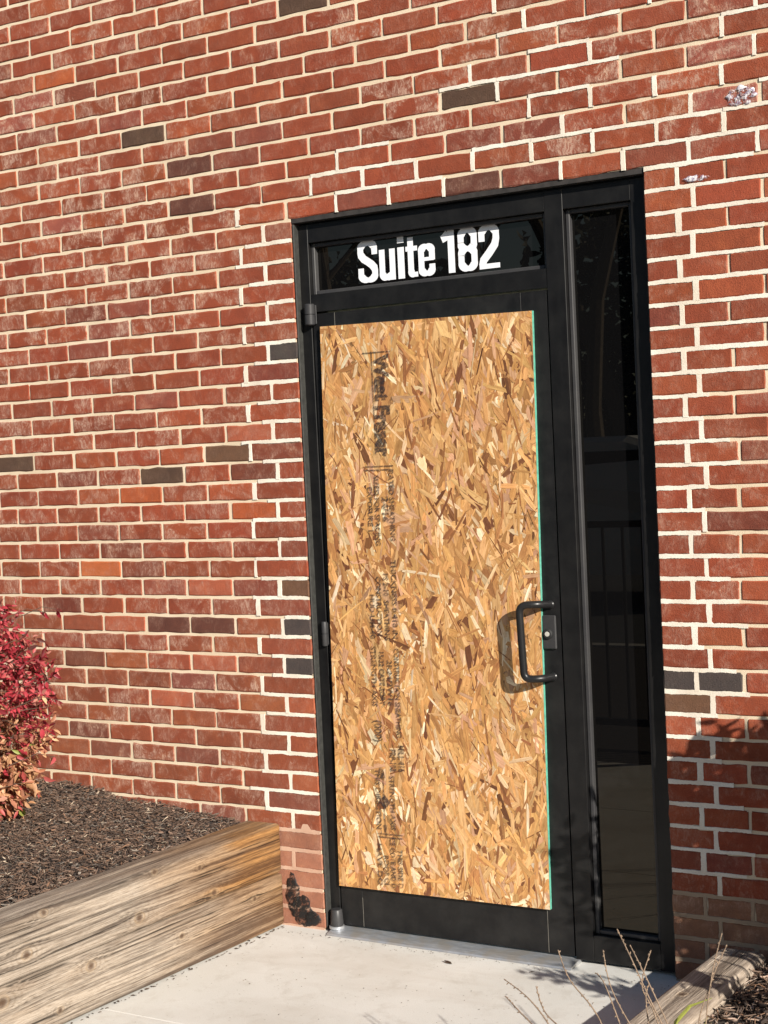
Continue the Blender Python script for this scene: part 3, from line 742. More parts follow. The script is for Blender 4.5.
# ================================================================== TIMBERS
def unproj(px, py, ax, val):
    d = Rr * ((px - 384) / 1514.37) + Rd * ((py - 512) / 1514.37) + Rf
    t_ = (val - CAM[ax]) / d[ax]; return CAM + d * t_
def wood_colour(u, s, seed, knots, near):
    """u metres along, s metres across; near(u,s) 0..1 = how brown. returns rgb, height"""
    d = s.copy(); kn = np.zeros_like(s); halo = np.zeros_like(s)
    for (ku, ks, kr) in knots:
        du = (u - ku) / (kr * 4.2); ds = (s - ks) / (kr * 1.6); q = np.exp(-(du ** 2 + ds ** 2))
        d = d + np.sign(s - ks + 1e-6) * 0 + (ks - s) * q * 0.85
        r_ = np.sqrt(((u - ku) / kr) ** 2 + ((s - ks) / (kr * .85)) ** 2)
        kn = np.maximum(kn, 1 / (1 + np.exp((r_ - 0.8) * 9))); halo = np.maximum(halo, np.exp(-((r_ - 1.25) / .28) ** 2))
    d = d + 0.016 * (fbm(u * 1.6 + 3, s * 5, 3, seed) - .5) + 0.10 * 0.05 * (fbm(u * 6, s * 3, 2, seed + 3) - .5)
    coarse = fbm(u * 1.8, d * 60, 3, seed + 7); fine = fbm(u * 7, d * 420, 3, seed + 11); ring = fbm(u * 0.5, d * 110, 2, seed + 15)
    line = np.clip((ring - .52) * 5, 0, 1) ** 1.3; crack = np.clip((fbm(u * 2.6, d * 230, 2, seed + 21) - .73) * 9, 0, 1)
    ph = d / 0.0125 + 3.2 * fbm(u * 0.9, d * 9, 2, seed + 51); sw = np.abs((ph % 1.0) - .5) * 2; line = np.maximum(line * .7, np.clip((sw - .72) * 3.6, 0, 1) * np.clip(fbm(u * 3, d * 40, 2, seed + 53) * 2.2 - .5, 0, 1))
    nr = np.clip(near(u, s) + (fbm(u * 5, d * 30, 3, seed + 2) - .5) * .5, 0, 1)[..., None]
    gl = np.array([0.385, 0.325, 0.262]); gd = np.array([0.105, 0.083, 0.066]); bl_ = np.array([0.32, 0.195, 0.095]); gl = gl * (1.25 if seed == 33 else 1); gd = gd * (1.5 if seed == 33 else 1); bd = np.array([0.10, 0.048, 0.020])  # edging timber: both wood tones lightened, sunlight put into the colour
    og = (np.clip(nr - .75, 0, .25) * 4 * (seed == 19)); lt = gl * (1 - nr) + bl_ * nr; lt = lt * (1 - og) + np.array([.345, .18, .065]) * og; dk = gd * (1 - nr) + bd * nr
    big = fbm(u * 1.3, d * 22, 3, seed + 31); m_ = np.clip(0.30 + 1.5 * (.5 - coarse) + 0.70 * line + (fine - .5) * 1.25 + 1.0 * (big - .5), 0, 1)[..., None]
    c = lt * (1 - m_) + dk * m_
    c = c * (1 - 0.8 * crack[..., None])
    for (ku, ks, kr) in knots:
        r_ = np.sqrt(((u - ku) / (kr * 1.7)) ** 2 + ((s - ks) / kr) ** 2); rg = np.exp(-(r_ / 2.0) ** 2) * np.clip(np.sin(r_ * 8.5 + 1.0), 0, 1) * .65
        c = c * (1 - rg[..., None] * np.array([.55, .62, .7]))
    kc = np.array([0.085, 0.05, 0.03]); kk = (kn * .85)[..., None]; c = c * (1 - kk) + kc * kk
    hh = (halo * .22)[..., None]; c = c * (1 - hh) + np.array([0.50, 0.36, 0.22]) * hh
    ht = -0.0011 * m_[..., 0] - 0.003 * crack + 0.0014 * halo
    return c, ht
def timber(name, face, y0, y1, z0, z1, depth, seed, knots, near, parent, r=0.012, step=0.0026, dirx=1, wob=0.002):
    """face(y) -> x of the visible long face (+x side when dirx=1); runs back by depth"""
    prof = []                                     # (outward offset, height, normal x, normal z, s)
    H = z1 - z0; s_ = 0
    def add(a, h, nx, nz):
        nonlocal s_
        if prof: s_ += math.hypot(a - prof[-1][0], h - prof[-1][1])
        prof.append((a, h, nx, nz, s_))
    n1 = int(H / step)
    for k in range(5): th = math.pi / 2 * k / 4; add(-r + r * math.sin(th), r - r * math.cos(th), math.sin(th), -math.cos(th))
    for k in range(1, n1): add(0, r + (H - 2 * r) * k / n1, 1, 0)
    for k in range(6): th = math.pi / 2 * k / 5; add(-r + r * math.cos(th), H - r + r * math.sin(th), math.cos(th), math.sin(th))
    n2 = int(depth / (step * 1.6))
    for k in range(1, n2): add(-r - (depth - 2 * r) * k / n2, H, 0, 1)
    for k in range(5): th = math.pi / 2 * k / 4; add(-depth + r - r * math.sin(th), H - r + r * math.cos(th), -math.sin(th), math.cos(th))
    add(-depth, 0.0, -1, 0)
    P = np.array(prof); m = len(P); ny = int(abs(y1 - y0) / (step * 1.25)); Y = np.linspace(y0, y1, ny)
    U, S = np.meshgrid(np.abs(Y - y0), P[:, 4], indexing='ij')
    c, ht = wood_colour(U, S, seed, knots, near)
    fx = np.array([face(y) for y in Y]); wv = (fbm(U * 2.2, S * 3, 2, seed + 40) - .5) * wob * 2
    # worn ends
    endd = np.minimum(U, abs(y1 - y0) - U); ew = -0.006 * np.exp(-endd / 0.006)
    X = fx[:, None] + dirx * (P[None, :, 0] + P[None, :, 2] * (ht + wv + ew)); Z = z0 + P[None, :, 1] + P[None, :, 3] * (ht + wv + ew)
    V = np.stack([X, np.repeat(Y[:, None], m, 1), Z], -1).reshape(-1, 3); C = c.reshape(-1, 3)
    i, j = np.meshgrid(np.arange(ny - 1), np.arange(m - 1), indexing='ij'); q = (i * m + j).ravel()
    F = [tuple(f_) for f_ in np.stack([q, q + 1, q + m + 1, q + m], 1).tolist()]
    F.append(tuple(range(m))); F.append(tuple(range((ny - 1) * m, ny * m))[::-1])
    o = mesh_obj(name, V, F, M_WOOD, parent, cols=C, smooth=False)
    import bmesh
    bm = bmesh.new(); bm.from_mesh(o.data); bmesh.ops.recalc_face_normals(bm, faces=bm.faces); bm.to_mesh(o.data); bm.free()
    return o
def leftface(y): return -0.150 + 0.065 * y
pl = empty('planter_wall', (-0.22, -1.2, 0.0))
tag(pl, 'two stacked weathered timbers edging the raised mulch bed left of the door', 'retaining wall')
kt = {0: [], 1: []}
for (px, py, kr) in ((90.7, 966, .012), (139.5, 918, .013), (181.5, 936, .008), (214.7, 893, .010), (155, 872, .008), (44, 913, .009), (26.5, 955, .012), (2, 1003, .015), (254.5, 898.6, .008), (200, 868, .007), (60, 1010, .008)):
    X_ = -0.2
    for _ in range(6): P_ = unproj(px, py, 0, X_); X_ = leftface(P_.y)
    kk_ = 1 if P_.z > 0.187 else 0
    kt[kk_].append((-0.006 - P_.y, P_.z - (0.190 if kk_ else 0.006) + 0.009, kr * 1.25))
nearA = lambda u, s: np.clip(1.30 - u / 0.62, 0, 1) * np.clip(1.1 - 0.3 * (s > .175), 0, 1)
nearB = lambda u, s: np.clip(0.92 - u / 0.80, 0, 1)
timber('timber', lambda y: leftface(y) + 0.0015, -0.006, -2.42, 0.004, 0.1875, 0.145, 5, kt[0], nearB, pl)
timber('timber', leftface, -0.006, -2.42, 0.189, 0.362, 0.145, 19, kt[1], nearA, pl)
# return of the planter along its front
def front_timber(z0, z1, seed, par):
    o = timber('timber', lambda y: 0.0, 0.0, -3.4, z0, z1, 0.145, seed, [(0.5, .08, .012), (1.4, .12, .01)], lambda u, s: u * 0 + 0.1, None, step=0.009)
    # rotate so that it runs along -x, face towards -y
    me = o.data; off = pl.location
    n_ = len(me.vertices); co = np.empty(n_ * 3, np.float32); me.vertices.foreach_get('co', co); co = co.reshape(-1, 3)
    nw = np.stack([-0.46 + co[:, 1] - off.x, -2.275 - co[:, 0] * 1.0 - off.y, co[:, 2] - off.z], -1); me.vertices.foreach_set('co', nw.astype(np.float32).ravel()); me.flip_normals(); o.parent = par; me.update()
front_timber(0.0, 0.1875, 61, pl); front_timber(0.189, 0.362, 63, pl)
rt = timber('edging_timber', lambda y: 1.578 - 0.0 + 0.06 * y, -0.045, -2.4, -0.02, 0.142, 0.148, 33, [(0.42, .25, .012), (0.9, .2, .01), (.15, .1, .008)], lambda u, s: u * 0 - 0.15, None, r=0.03)
tag(rt, 'single weathered landscape timber edging the concrete at the lower right corner', 'timber')

# ================================================================== MULCH BEDS
def bedL(x, y): return 0.345 + 0.088 * np.clip((-0.30 - x) / 0.9, 0, 1) + 0.016 * (fbm(x * 6 + 20, y * 6 + 20, 3, 3) - .5) * 2
def bedR(x, y): return 0.095 + 0.03 * np.clip((x - 1.6) / 0.8, 0, 1) + 0.018 * (fbm(x * 6 + 20, y * 6 + 20, 3, 9) - .5) * 2
def bed(name, x0, x1, y0, y1, fn, edge):
    xs = np.linspace(x0, x1, 140); ysn = np.linspace(y0, y1, 110); X, Y = np.meshgrid(xs, ysn, indexing='ij')
    X = edge(X, Y); Z = fn(X, Y) - 0.006; V = np.stack([X, Y, Z], -1).reshape(-1, 3); n_ = 110
    i, j = np.meshgrid(np.arange(139), np.arange(109), indexing='ij'); q = (i * n_ + j).ravel()
    o = mesh_obj(name, V, np.stack([q, q + n_, q + n_ + 1, q + 1], 1), M_SOIL, smooth=True); tag(o, kind='structure'); return o
bed('planting_bed', -3.8, -0.2, -2.28, -0.002, bedL, lambda X, Y: np.minimum(X, leftface(0) + 0.065 * Y - 0.135))
bed('planting_bed', 1.52, 3.4, -2.4, -0.002, bedR, lambda X, Y: np.maximum(X, 1.578 + 0.06 * Y - 0.01))
def chips(name, n, xr, yr, fn, pals, label, smin=0.012, smax=0.05, keep=lambda x, y: True, lift=0.012, wf_=1.0):
    V, F, C = [], [], []
    for k in range(n):
        x = rng.uniform(*xr); y = rng.uniform(*yr)
        if not keep(x, y): continue
        z = float(fn(np.array(x), np.array(y))) + rng.uniform(-0.004, lift)
        L_ = rng.uniform(smin, smax) * (0.6 if rng.random() < .5 else 1); W_ = rng.uniform(0.0012, 0.0038) * (1 if rng.random() < .88 else 2.2) * wf_
        a_ = rng.uniform(0, 2 * math.pi); tl = rng.normal(0, 0.30); dx, dy, dz = math.cos(a_) * math.cos(tl), math.sin(a_) * math.cos(tl), math.sin(tl)
        ro = rng.uniform(-0.9, 0.9); nx, ny, nz = -math.sin(a_) * math.cos(ro), math.cos(a_) * math.cos(ro), math.sin(ro)
        p_ = pals[rng.choice(len(pals), p=PWm)]; col = np.clip(np.array(p_) * rng.uniform(0.6, 1.4), 0.004, .9)
        b0 = len(V); bd = rng.normal(0, 0.10) * L_; th = W_ * .6
        for (u_, wf) in ((-.5, .35), (0, 1), (.5, .3)):
            cz = bd * (0.25 - u_ * u_) * 4; c_ = (x + dx * u_ * L_, y + dy * u_ * L_, z + dz * u_ * L_ + cz)
            V += [(c_[0] - nx * W_ * wf, c_[1] - ny * W_ * wf, c_[2] - nz * W_ * wf), (c_[0], c_[1], c_[2] + th), (c_[0] + nx * W_ * wf, c_[1] + ny * W_ * wf, c_[2] + nz * W_ * wf), (c_[0], c_[1], c_[2] - th)]
            C += [tuple(col)] * 4
        for s_ in range(2):
            q = b0 + s_ * 4
            for m in range(4): F.append((q + m, q + (m + 1) % 4, q + 4 + (m + 1) % 4, q + 4 + m))
    o = mesh_obj(name, V, np.array(F), M_CHIP, cols=C); tag(o, label, 'mulch', kind='stuff'); return o
PM = [(0.115, 0.076, 0.055), (0.17, 0.112, 0.08), (0.045, 0.033, 0.027), (0.17, 0.098, 0.06), (0.17, 0.145, 0.12), (0.50, 0.41, 0.30)]
PWm = np.array([.33, .30, .16, .09, .09, .025]); PWm /= PWm.sum()
chips('bark_mulch', 46000, (-1.9, -0.29), (-1.45, -0.004), bedL, PM, label='dark shredded bark mulch filling the raised bed behind the stacked timbers', smin=0.006, smax=0.034, wf_=.68, keep=lambda x, y: x < leftface(y) - 0.135)
PM = [(0.10, 0.07, 0.05), (0.16, 0.11, 0.08), (0.05, 0.036, 0.03), (0.26, 0.15, 0.09), (0.30, 0.22, 0.17), (0.5, 0.40, 0.32)]
PWm = np.array([.26, .26, .16, .14, .12, .06]); PWm /= PWm.sum()
chips('leaf_litter', 11000, (1.56, 2.5), (-1.5, -0.01), bedR, PM, 'brown leaf litter and bark shreds behind the single timber at lower right', smax=0.06, keep=lambda x, y: x > 1.578 + 0.06 * y - 0.008, lift=0.02)
# stray pale chips along the top of the planter timber
# ================================================================== PLANTS
class Leaves:
    def __init__(s): s.v = []; s.f = []; s.c = []
    def leaf(s, p, d, up, L_, W_, col, fold=0.25, curl=0.15):
        d = Vector(d).normalized(); side = d.cross(Vector(up))
        if side.length < 1e-3: side = d.cross(Vector((1, 0, 0)))
        side.normalize(); nn = side.cross(d).normalized(); p = Vector(p); b0 = len(s.v)
        s.v += [tuple(p), tuple(p + d * L_ * .3 + side * W_ * .46 + nn * fold * W_), tuple(p + d * L_ * .34), tuple(p + d * L_ * .3 - side * W_ * .46 + nn * fold * W_),
                tuple(p + d * L_ * .66 + side * W_ * .36 + nn * (fold * W_ - curl * L_ * .3)), tuple(p + d * L_ * .68 - nn * curl * L_ * .35), tuple(p + d * L_ * .66 - side * W_ * .36 + nn * (fold * W_ - curl * L_ * .3)),
                tuple(p + d * L_ - nn * curl * L_)]
        s.c += [tuple(col)] * 8
        s.f += [(b0, b0 + 2, b0 + 1), (b0, b0 + 3, b0 + 2), (b0 + 1, b0 + 2, b0 + 5, b0 + 4), (b0 + 2, b0 + 3, b0 + 6, b0 + 5), (b0 + 4, b0 + 5, b0 + 7), (b0 + 5, b0 + 6, b0 + 7)]
def rv(s=1.0): return Vector((rng.normal(), rng.normal(), rng.normal())) * s
# red shrub at the left edge
sh = empty('red_shrub', (-1.16, -0.60, 0.42)); tag(sh, 'bushy crimson and tan leaved shrub growing in the mulch against the brick wall at left', 'shrub')
lv = Leaves(); tw = MB()
base = Vector((-1.16, -0.66, 0.41))
def red_col(z, r):
    h = (z - 0.42) / 0.78 + rng.normal(0, 0.10)
    if h > 0.42:
        pal = [(0.42, 0.045, 0.06), (0.30, 0.024, 0.036), (0.47, 0.085, 0.09), (0.17, 0.018, 0.022), (0.50, 0.20, 0.16), (0.10, 0.025, 0.02)]; pw = [.28, .24, .18, .16, .08, .08]
    else:
        pal = [(0.52, 0.28, 0.14), (0.62, 0.36, 0.20), (0.36, 0.15, 0.08), (0.58, 0.26, 0.16), (0.30, 0.34, 0.08), (0.40, 0.08, 0.07)]; pw = [.32, .18, .24, .16, .012, .11]
    c = np.array(pal[rng.choice(6, p=np.array(pw) / sum(pw))]) * rng.uniform(.75, 1.25); return tuple(np.clip(c, .01, .85))
for k in range(2700):
    th = rng.uniform(0, 2 * math.pi); v_ = rng.uniform(-1, 1); r_ = (0.72 + 0.28 * rng.random()) if rng.random() < .8 else rng.uniform(.2, .8)
    zz = v_; rad = math.sqrt(max(0, 1 - abs(zz) ** 2.4))
    lump = 1 + 0.16 * math.sin(3 * th + 2 * zz) + 0.09 * math.sin(7 * th + 5 * zz + 1)
    low = 0.92 if zz < -.35 else 1.0
    c = Vector((base.x + math.cos(th) * rad * r_ * .40 * lump * low, base.y + math.sin(th) * rad * r_ * .35 * lump * low, 0.825 + zz * 0.45 * (.9 + .1 * lump)))
    outw = Vector((math.cos(th) * rad, math.sin(th) * rad, zz * .5 + .25)).normalized()
    ax = (outw + rv(.45)).normalized()
    if k % 3 == 0: tw.tube([c - ax * 0.07, c + ax * 0.05], [0.0014, 0.0007], 4)
    nl = rng.integers(5, 10); big = 1.35 if c.z < .72 else 1.0
    for q in range(nl):
        t_ = q / nl; p_ = c + ax * (t_ * .09 - .03); dd = (ax * .5 + rv(.65) + Vector((0, 0, -0.45))).normalized()
        L_ = rng.uniform(.020, .038) * big; lv.leaf(p_, dd, rv(), L_, L_ * rng.uniform(.34, .5), red_col(p_.z, r_), rng.uniform(.05, .35), rng.uniform(0, .3))
for k in range(16):
    a_ = rng.uniform(0, 2 * math.pi); e_ = base + Vector((math.cos(a_) * .25, math.sin(a_) * .22, rng.uniform(.45, .7)))
    m_ = base.lerp(e_, .5) + rv(.02); tw.tube([base + Vector((math.cos(a_) * .05, math.sin(a_) * .05, -.02)), m_, e_], [.007, .005, .002], 6)
for (px, py) in ((45, 612), (60, 610), (58, 700), (55, 757)):       # stray sprigs at the outline
    p_ = unproj(px, py, 1, -0.60); tw.tube([p_ + Vector((-.16, -.06, -.03)), p_ + Vector((-.06, -.02, .012)), p_], [.0016, .0012, .0008], 4)
    for q in range(3): L_ = rng.uniform(.028, .04); lv.leaf(p_ - Vector((.012 * q, 0, 0)), Vector((.6, -.1, -.5)) + rv(.4), rv(), L_, L_ * .42, red_col(p_.z, 1), .2, .2)
mesh_obj('foliage', lv.v, lv.f, M_LEAF, sh, cols=lv.c, smooth=True); tw.build('stems', M_TWIG, sh)
# shrub just beyond the right edge: its leafy shadow falls on wall and concrete
sr = empty('leafy_shrub', (2.32, -0.42, 0.1)); tag(sr, 'brown leaved shrub at the extreme right edge, against the brick wall behind the single timber', 'shrub')
lv = Leaves(); tw = MB(); base = Vector((2.36, -0.47, 0.10))
def sprig(c, ax, n=7, S=1.0):
    for q in range(n):
        p_ = c + ax * (q / n * .11 - .02); dd = (ax * .7 + rv(.55)).normalized(); L_ = rng.uniform(.035, .065) * S
        col = np.array([(0.20, 0.10, 0.06), (0.16, 0.10, 0.05), (0.26, 0.15, 0.09), (0.13, 0.08, 0.04)][rng.integers(0, 4)]) * rng.uniform(.7, 1.3)
        lv.leaf(p_, dd, rv(), L_, L_ * .42, tuple(col), .15, .15)
for k in range(760):
    th = rng.uniform(0, 2 * math.pi); zz = rng.uniform(-1, 1); rad = math.sqrt(1 - zz * zz); r_ = rng.random() ** .45
    lump = 1 + .22 * math.sin(4 * th + 3 * zz) + .12 * math.sin(9 * th)
    c = base + Vector((math.cos(th) * rad * r_ * .42 * lump, math.sin(th) * rad * r_ * .18 * lump, .71 + zz * r_ * .34))
    sprig(c, (c - base).normalized() + rv(.2))
for k in range(22):
    a_ = rng.uniform(0, 2 * math.pi); e_ = base + Vector((math.cos(a_) * .36, math.sin(a_) * .26, rng.uniform(.4, .9)))
    tw.tube([base + rv(.02), base.lerp(e_, .5) + rv(.03), e_], [.008, .005, .002], 6)
for (tx, ty, tz) in ((2.22, -.90, .66), (2.28, -.94, .70), (2.30, -.86, .66), (2.16, -.82, .60)):
    e_ = Vector((tx, ty, tz)); tw.tube([base + Vector((0, 0, .1)), base.lerp(e_, .5) + Vector((0, 0, .08)), e_], [.006, .004, .0015], 6)
    ax = (e_ - base).normalized()
    for q in range(7): sprig(e_ - ax * q * .045 + rv(.018), (ax + rv(.4)).normalized(), 6)
mesh_obj('foliage', lv.v, lv.f, M_LEAF, sr, cols=lv.c, smooth=True); tw.build('stems', M_TWIG, sr)
# dried weeds rising past the lower right corner
def weed(stems, label, rootpx, group='dried weeds in front of the door'):
    b_ = unproj(rootpx[0], rootpx[1], 1, rootpx[2]); b_.z = 0.05
    e = empty('dried_weed', b_); tag(e, label, 'weed', group)
    for pts in stems:
        W3 = [unproj(px, py, 1, rootpx[2] + 0.12 * k / len(pts)) for k, (px, py) in enumerate(pts)]
        P_ = [b_] + W3
        # smooth
        Q = []
        for i in range(len(P_) - 1):
            p0 = P_[max(i - 1, 0)]; p1 = P_[i]; p2 = P_[i + 1]; p3 = P_[min(i + 2, len(P_) - 1)]
            for k in range(8):
                t_ = k / 8; Q.append(0.5 * ((2 * p1) + (p2 - p0) * t_ + (2 * p0 - 5 * p1 + 4 * p2 - p3) * t_ ** 2 + (3 * p1 - p0 - 3 * p2 + p3) * t_ ** 3))
        Q.append(P_[-1]); n_ = len(Q)
        mb = MB(); mb.tube(Q, [0.0025 - 0.0015 * i / n_ for i in range(n_)], 6)
        # seed husks up the upper half
        tot = 0
        for i in range(n_ - 1):
            if i < n_ * .35: continue
            seg = Q[i + 1] - Q[i]; m = max(1, int(seg.length / 0.009))
            for q in range(m):
                c = Q[i] + seg * (q / m); d = (seg.normalized() + rv(.5)).normalized(); L_ = rng.uniform(.004, .008)
                mb.tube([c, c + d * L_ * .5, c + d * L_], [.0008, .0021 * rng.uniform(.6, 1.2), .0004], 5)
        mb.build('stem', M_STRAW, e)
weed([[(690, 1110), (640, 1040), (612, 990), (603, 950)], [(700, 1100), (655, 1010), (632, 960), (617, 929)], [(705, 1110), (668, 1025), (645, 975), (630, 945)]], 'three tall beaded dry stems standing before the foot of the sidelight', (760, 1250, -1.35))
weed([[(650, 1110), (622, 1030), (605, 985), (596, 973)], [(640, 1110), (600, 1020), (570, 980), (558, 950)]], 'pair of dry leaning stems crossing the shaded concrete beside the timber', (740, 1260, -1.25))
weed([[(600, 1120), (555, 1035), (530, 1000), (504, 979)], [(590, 1110), (545, 1040), (520, 1012), (505, 996)], [(610, 1110), (570, 1040), (545, 1012), (536, 986)]], 'low cluster of short dry stems over the sunlit concrete at the bottom edge', (720, 1270, -1.45))
weed([[(712, 1100), (706, 1030), (712, 975), (722, 933)], [(720, 1100), (698, 1035), (712, 980), (727, 945)]], 'thin dry stem standing upright against the pale single timber', (735, 1180, -0.95))
weed([[(690, 1110), (655, 1015), (642, 985), (651, 950)], [(672, 1110), (652, 1040), (646, 1000), (648, 985)]], 'short bent dry stem beside the lower corner of the sidelight frame', (745, 1240, -1.15))
# yellow green grass blade by the timber
gb = Leaves(); P_ = [unproj(x, y, 1, -0.85) for x, y in ((668, 1060), (676, 1022), (690, 1006), (712, 998))]
gv, gf, gc = [], [], []
for i, p_ in enumerate(P_):
    w_ = (.0035, .0045, .004, .0008)[i]; gv += [tuple(p_ + Vector((-w_, 0, w_ * .4))), tuple(p_ + Vector((0, -.0015, -.001))), tuple(p_ + Vector((w_, 0, -w_ * .4)))]; gc += [(0.42, 0.46, 0.10)] * 3
for i in range(3):
    for m in range(2): gf.append((3 * i + m, 3 * i + m + 1, 3 * i + m + 4, 3 * i + m + 3))
for (x0, y0, x1, y1) in ((700, 1040, 708, 1016), (716, 1045, 704, 1018), (690, 1060, 712, 1022)):
    a_, b_ = unproj(x0, y0, 1, -.8), unproj(x1, y1, 1, -.8); b0 = len(gv); gv += [tuple(a_ + Vector((-.005, 0, 0))), tuple(a_ + Vector((.005, 0, 0))), tuple(b_)]; gc += [(0.5, 0.5, 0.14)] * 3; gf.append((b0, b0 + 1, b0 + 2))
o = mesh_obj('grass_tuft', gv, gf, M_LEAF, cols=gc); tag(o, 'yellow green grass blades poking up beside the single timber', 'grass')
# fallen bits on the concrete
for k, (px, py, s_, lab) in enumerate(((405, 934, .016, 'tiny dark crumb of mulch on the concrete near the middle of the threshold'), (452, 964, .018, 'small brown fleck lying alone on the sunlit concrete below the door'), (331, 937, .009, 'tiny dark speck on the concrete by the door pivot'), (529, 972, .010, 'small dark crumb on the concrete just left of the leaf shadows'))):
    p_ = unproj(px, py, 2, 0.002); lf = Leaves(); a_ = rng.uniform(0, 6.28); lf.leaf(p_, Vector((math.cos(a_), math.sin(a_), .1)), Vector((0, 0, 1)), s_ * 2, s_ * .8, (0.06, 0.04, 0.03), .15, -.05)
    o = mesh_obj('mulch_crumb', lf.v, lf.f, M_LEAF, cols=lf.c); tag(o, lab, 'debris', 'crumbs on the concrete')
V, F, C = [], [], []
lf = Leaves()
for k in range(150):
    y_ = -0.02 - rng.random() ** 1.2 * 1.6; x_ = leftface(y_) + abs(rng.normal(0, .008)) + .003
    a_ = rng.normal(1.5, .9); L_ = rng.uniform(.004, .014); lf.leaf((x_, y_, .0015), Vector((math.cos(a_), math.sin(a_), .15)), Vector((0, 0, 1)), L_, L_ * .5, tuple(np.array((0.06, .045, .035)) * rng.uniform(.6, 2.5)), .3, 0)
gl_ = Leaves()
for k in range(420):
    x_ = rng.uniform(-.15, 1.42); y_ = rng.uniform(-1.2, -.06) if rng.random() < .6 else -.052 - abs(rng.normal(0, .02)); L_ = rng.uniform(.0015, .006)
    gl_.leaf((x_, y_, .0012), (rng.normal(), rng.normal(), .1), (0, 0, 1), L_, L_ * .7, tuple(np.array((0.16, .13, .10)) * rng.uniform(.4, 2.2)), .3, 0)
o = mesh_obj('grit', gl_.v, gl_.f, M_LEAF, cols=gl_.c); tag(o, 'fine grit scattered over the pale concrete in front of the door', 'grit', kind='stuff')
o = mesh_obj('joint_debris', lf.v, lf.f, M_LEAF, cols=lf.c); tag(o, 'dark dirt crumbs along the foot of the stacked timbers', 'debris', kind='stuff')

# ================================================================== WHAT THE GLASS REFLECTS
rl = empty('metal_railing', (-0.2, -3.3, 0)); tag(rl, 'black metal railing mirrored in the sidelight glass', 'railing')
for z_ in (1.19, 0.10): MB().box(-2.6, 1.0, -3.33, -3.29, z_ - .018, z_ + .018, .003).build('rail', M_FRAME, rl)
for k in range(31): MB().box(-2.52 + .115 * k - .007, -2.52 + .115 * k + .007, -3.317, -3.303, .118, 1.172).build('bar', M_FRAME, rl)
for x_ in (-2.6, 0.98): MB().box(x_ - .02, x_ + .02, -3.33, -3.29, -.06, 1.24, .003).build('post', M_FRAME, rl)
M_CARP = simple('silver_grey_paint', (0.80, 0.80, 0.80), 0.3, var=0.03)
M_TYRE = simple('tyre_rubber', (0.02, 0.02, 0.02), 0.8)
vn = empty('parked_van', (-4.2, -12.0, -0.15)); tag(vn, 'grey van parked across the lot, seen only as a faint mirror image in the sidelight', 'van')
pr = [(-2.5, .35), (-2.5, 1.1), (-2.42, 1.72), (-2.2, 1.86), (0.9, 1.86), (1.15, 1.78), (1.75, 1.16), (2.45, 1.0), (2.6, .75), (2.6, .35)]
mb = MB(); n_ = len(pr)
for (yy, ins) in ((-.95, .0), (-.80, .0)): pass
rings = [(-0.98, 0.06), (-0.90, 0.0), (0.90, 0.0), (0.98, 0.06)]
for (yy, ins) in rings:
    for (x_, z_) in pr: mb.v.append((-4.2 + x_ * (1 - ins * .6), -12 + yy * (1 - (0.16 if z_ > 1.4 else 0)), -.15 + z_ - (ins if z_ > 1.4 else 0)))
for r_ in range(3):
    for k in range(n_): a_ = r_ * n_ + k; b_ = r_ * n_ + (k + 1) % n_; mb.f.append((a_, b_, b_ + n_, a_ + n_))
mb.f.append(tuple(range(n_))); mb.f.append(tuple(range(3 * n_, 4 * n_))[::-1]); mb.build('body', M_CARP, vn)
for (x0, x1) in ((-2.2, -1.1), (-1.0, .1), (.2, 1.1)): MB().box(-4.2 + x0, -4.2 + x1, -11.16, -11.125, 1.02, 1.55, .01).build('window', M_GLASS, vn)
for x_ in (-1.6, 1.7):
    for y_ in (-12.85, -11.1):
        wh = MB().lathe((-4.2 + x_, y_, .2), [(.20, 0), (.34, .02), (.35, .08), (.35, .16), (.34, .20), (.2, .22)], 'y', 24).build('wheel', M_TYRE, vn, True)
for x_ in (-2.3, 2.3): MB().box(-4.2 + x_ - .06, -4.2 + x_ + .06, -11.2, -11.07, .72, .86, .02).build('lamp', M_BRASS, vn)
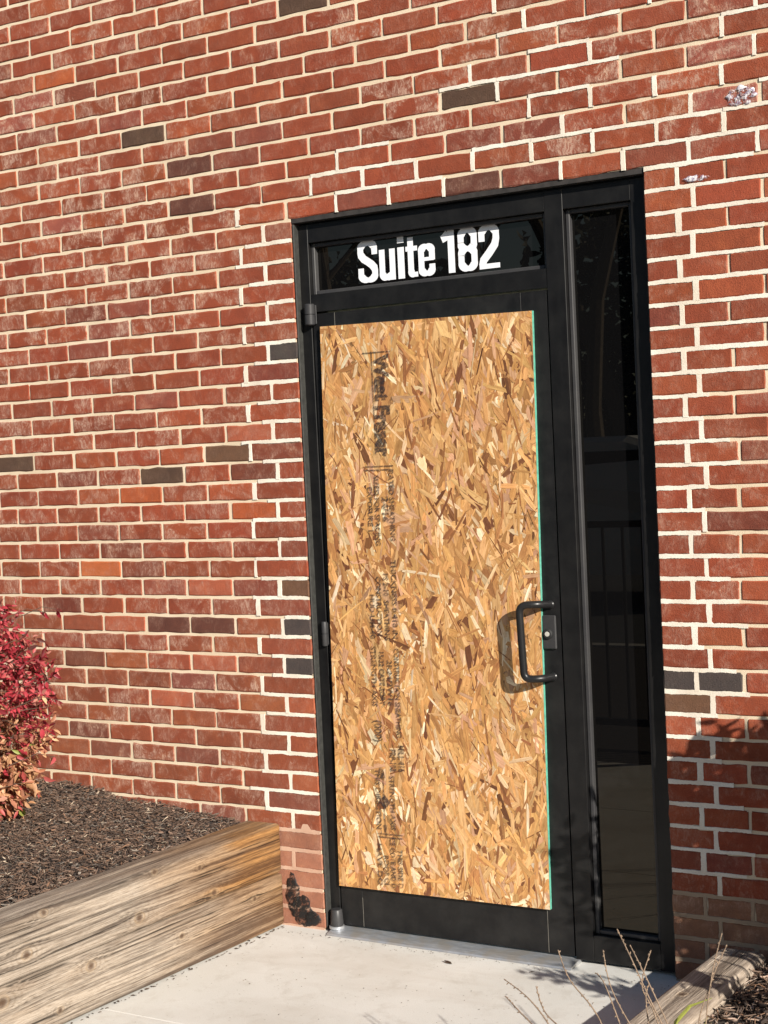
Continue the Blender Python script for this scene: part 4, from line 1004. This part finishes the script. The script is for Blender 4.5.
def bare_tree(loc, h, seed, name='bare_tree'):
    r_ = random.Random(seed); e = empty(name, loc); mb = MB(); cr = MB()
    def branch(p, d, L_, rad, depth, tgt):
        pts = [p]; q = p.copy(); dd = d.copy(); n_ = 5
        for i in range(n_):
            dd = (dd + Vector((r_.gauss(0, .12), r_.gauss(0, .12), r_.gauss(0.03, .06)))).normalized(); q = q + dd * L_ / n_; pts.append(q.copy())
            if depth > 0 and i >= (1 if depth < 3 else 2):
                for _ in range(2 if depth < 3 else 2):
                    a_ = r_.uniform(0, 6.283); sd_ = Vector((math.cos(a_), math.sin(a_), r_.uniform(.1, .9))).normalized()
                    branch(q.copy(), (dd * .55 + sd_ * .75).normalized(), L_ * r_.uniform(.35, .5), rad * .42, depth - 1, cr)
        tgt.tube(pts, [rad * (1 - .7 * i / n_) for i in range(n_ + 1)], 5 if depth < 2 else 8, cap=False)
    branch(Vector(loc), Vector((0, 0, 1)), h, h * .018, 3, mb)
    a_ = mb.build('trunk', M_BARK, e); b_ = cr.build('crown', M_BARK, e); return e, [a_, b_]
tag(bare_tree((-11, -29, -.16), 13, 3)[0], 'bare trees beyond the parking lot, mirrored faintly in the dark glass', 'tree', 'bare trees behind the parking lot')
e0, ch0 = bare_tree((-16.5, -34, -.16), 15, 8); tag(e0, 'bare trees beyond the parking lot, mirrored faintly in the dark glass', 'tree', 'bare trees behind the parking lot')
for (x_, y_, s_, a_) in ((-8, -36, .9, 1), (-13.5, -38, 1.1, 2), (-19, -30, .8, 3), (-22, -38, 1.05, 4), (-25, -33, .95, 5), (-6, -31, .8, .5), (-14.3, -31, .7, 2.5)):
    c = e0.copy(); COL.objects.link(c); c.location = (x_, y_, -.16); c.scale = (s_, s_, s_); c.rotation_euler = (0, 0, a_)
    for q in ch0: d_ = q.copy(); COL.objects.link(d_); d_.parent = c
lv = Leaves()
for k in range(42000):
    x_ = rng.uniform(-52, 2); y_ = -42 + rng.normal(0, 1.3); hz_ = 5.6 + 5.0 * float(fbm(np.array(x_ * .25 + 50), np.array(1.0), 3, 4)); z_ = rng.uniform(-.1, hz_)
    lv.leaf((x_, y_, z_), rv(), rv(), rng.uniform(.3, .6), rng.uniform(.18, .36), tuple(np.array((0.05, .055, .03)) * rng.uniform(.6, 1.5)), .2, .2)
o = mesh_obj('far_woods', lv.v, lv.f, M_LEAF, cols=lv.c); tag(o, 'dark far woods edge mirrored in the glass', 'woods', kind='stuff')
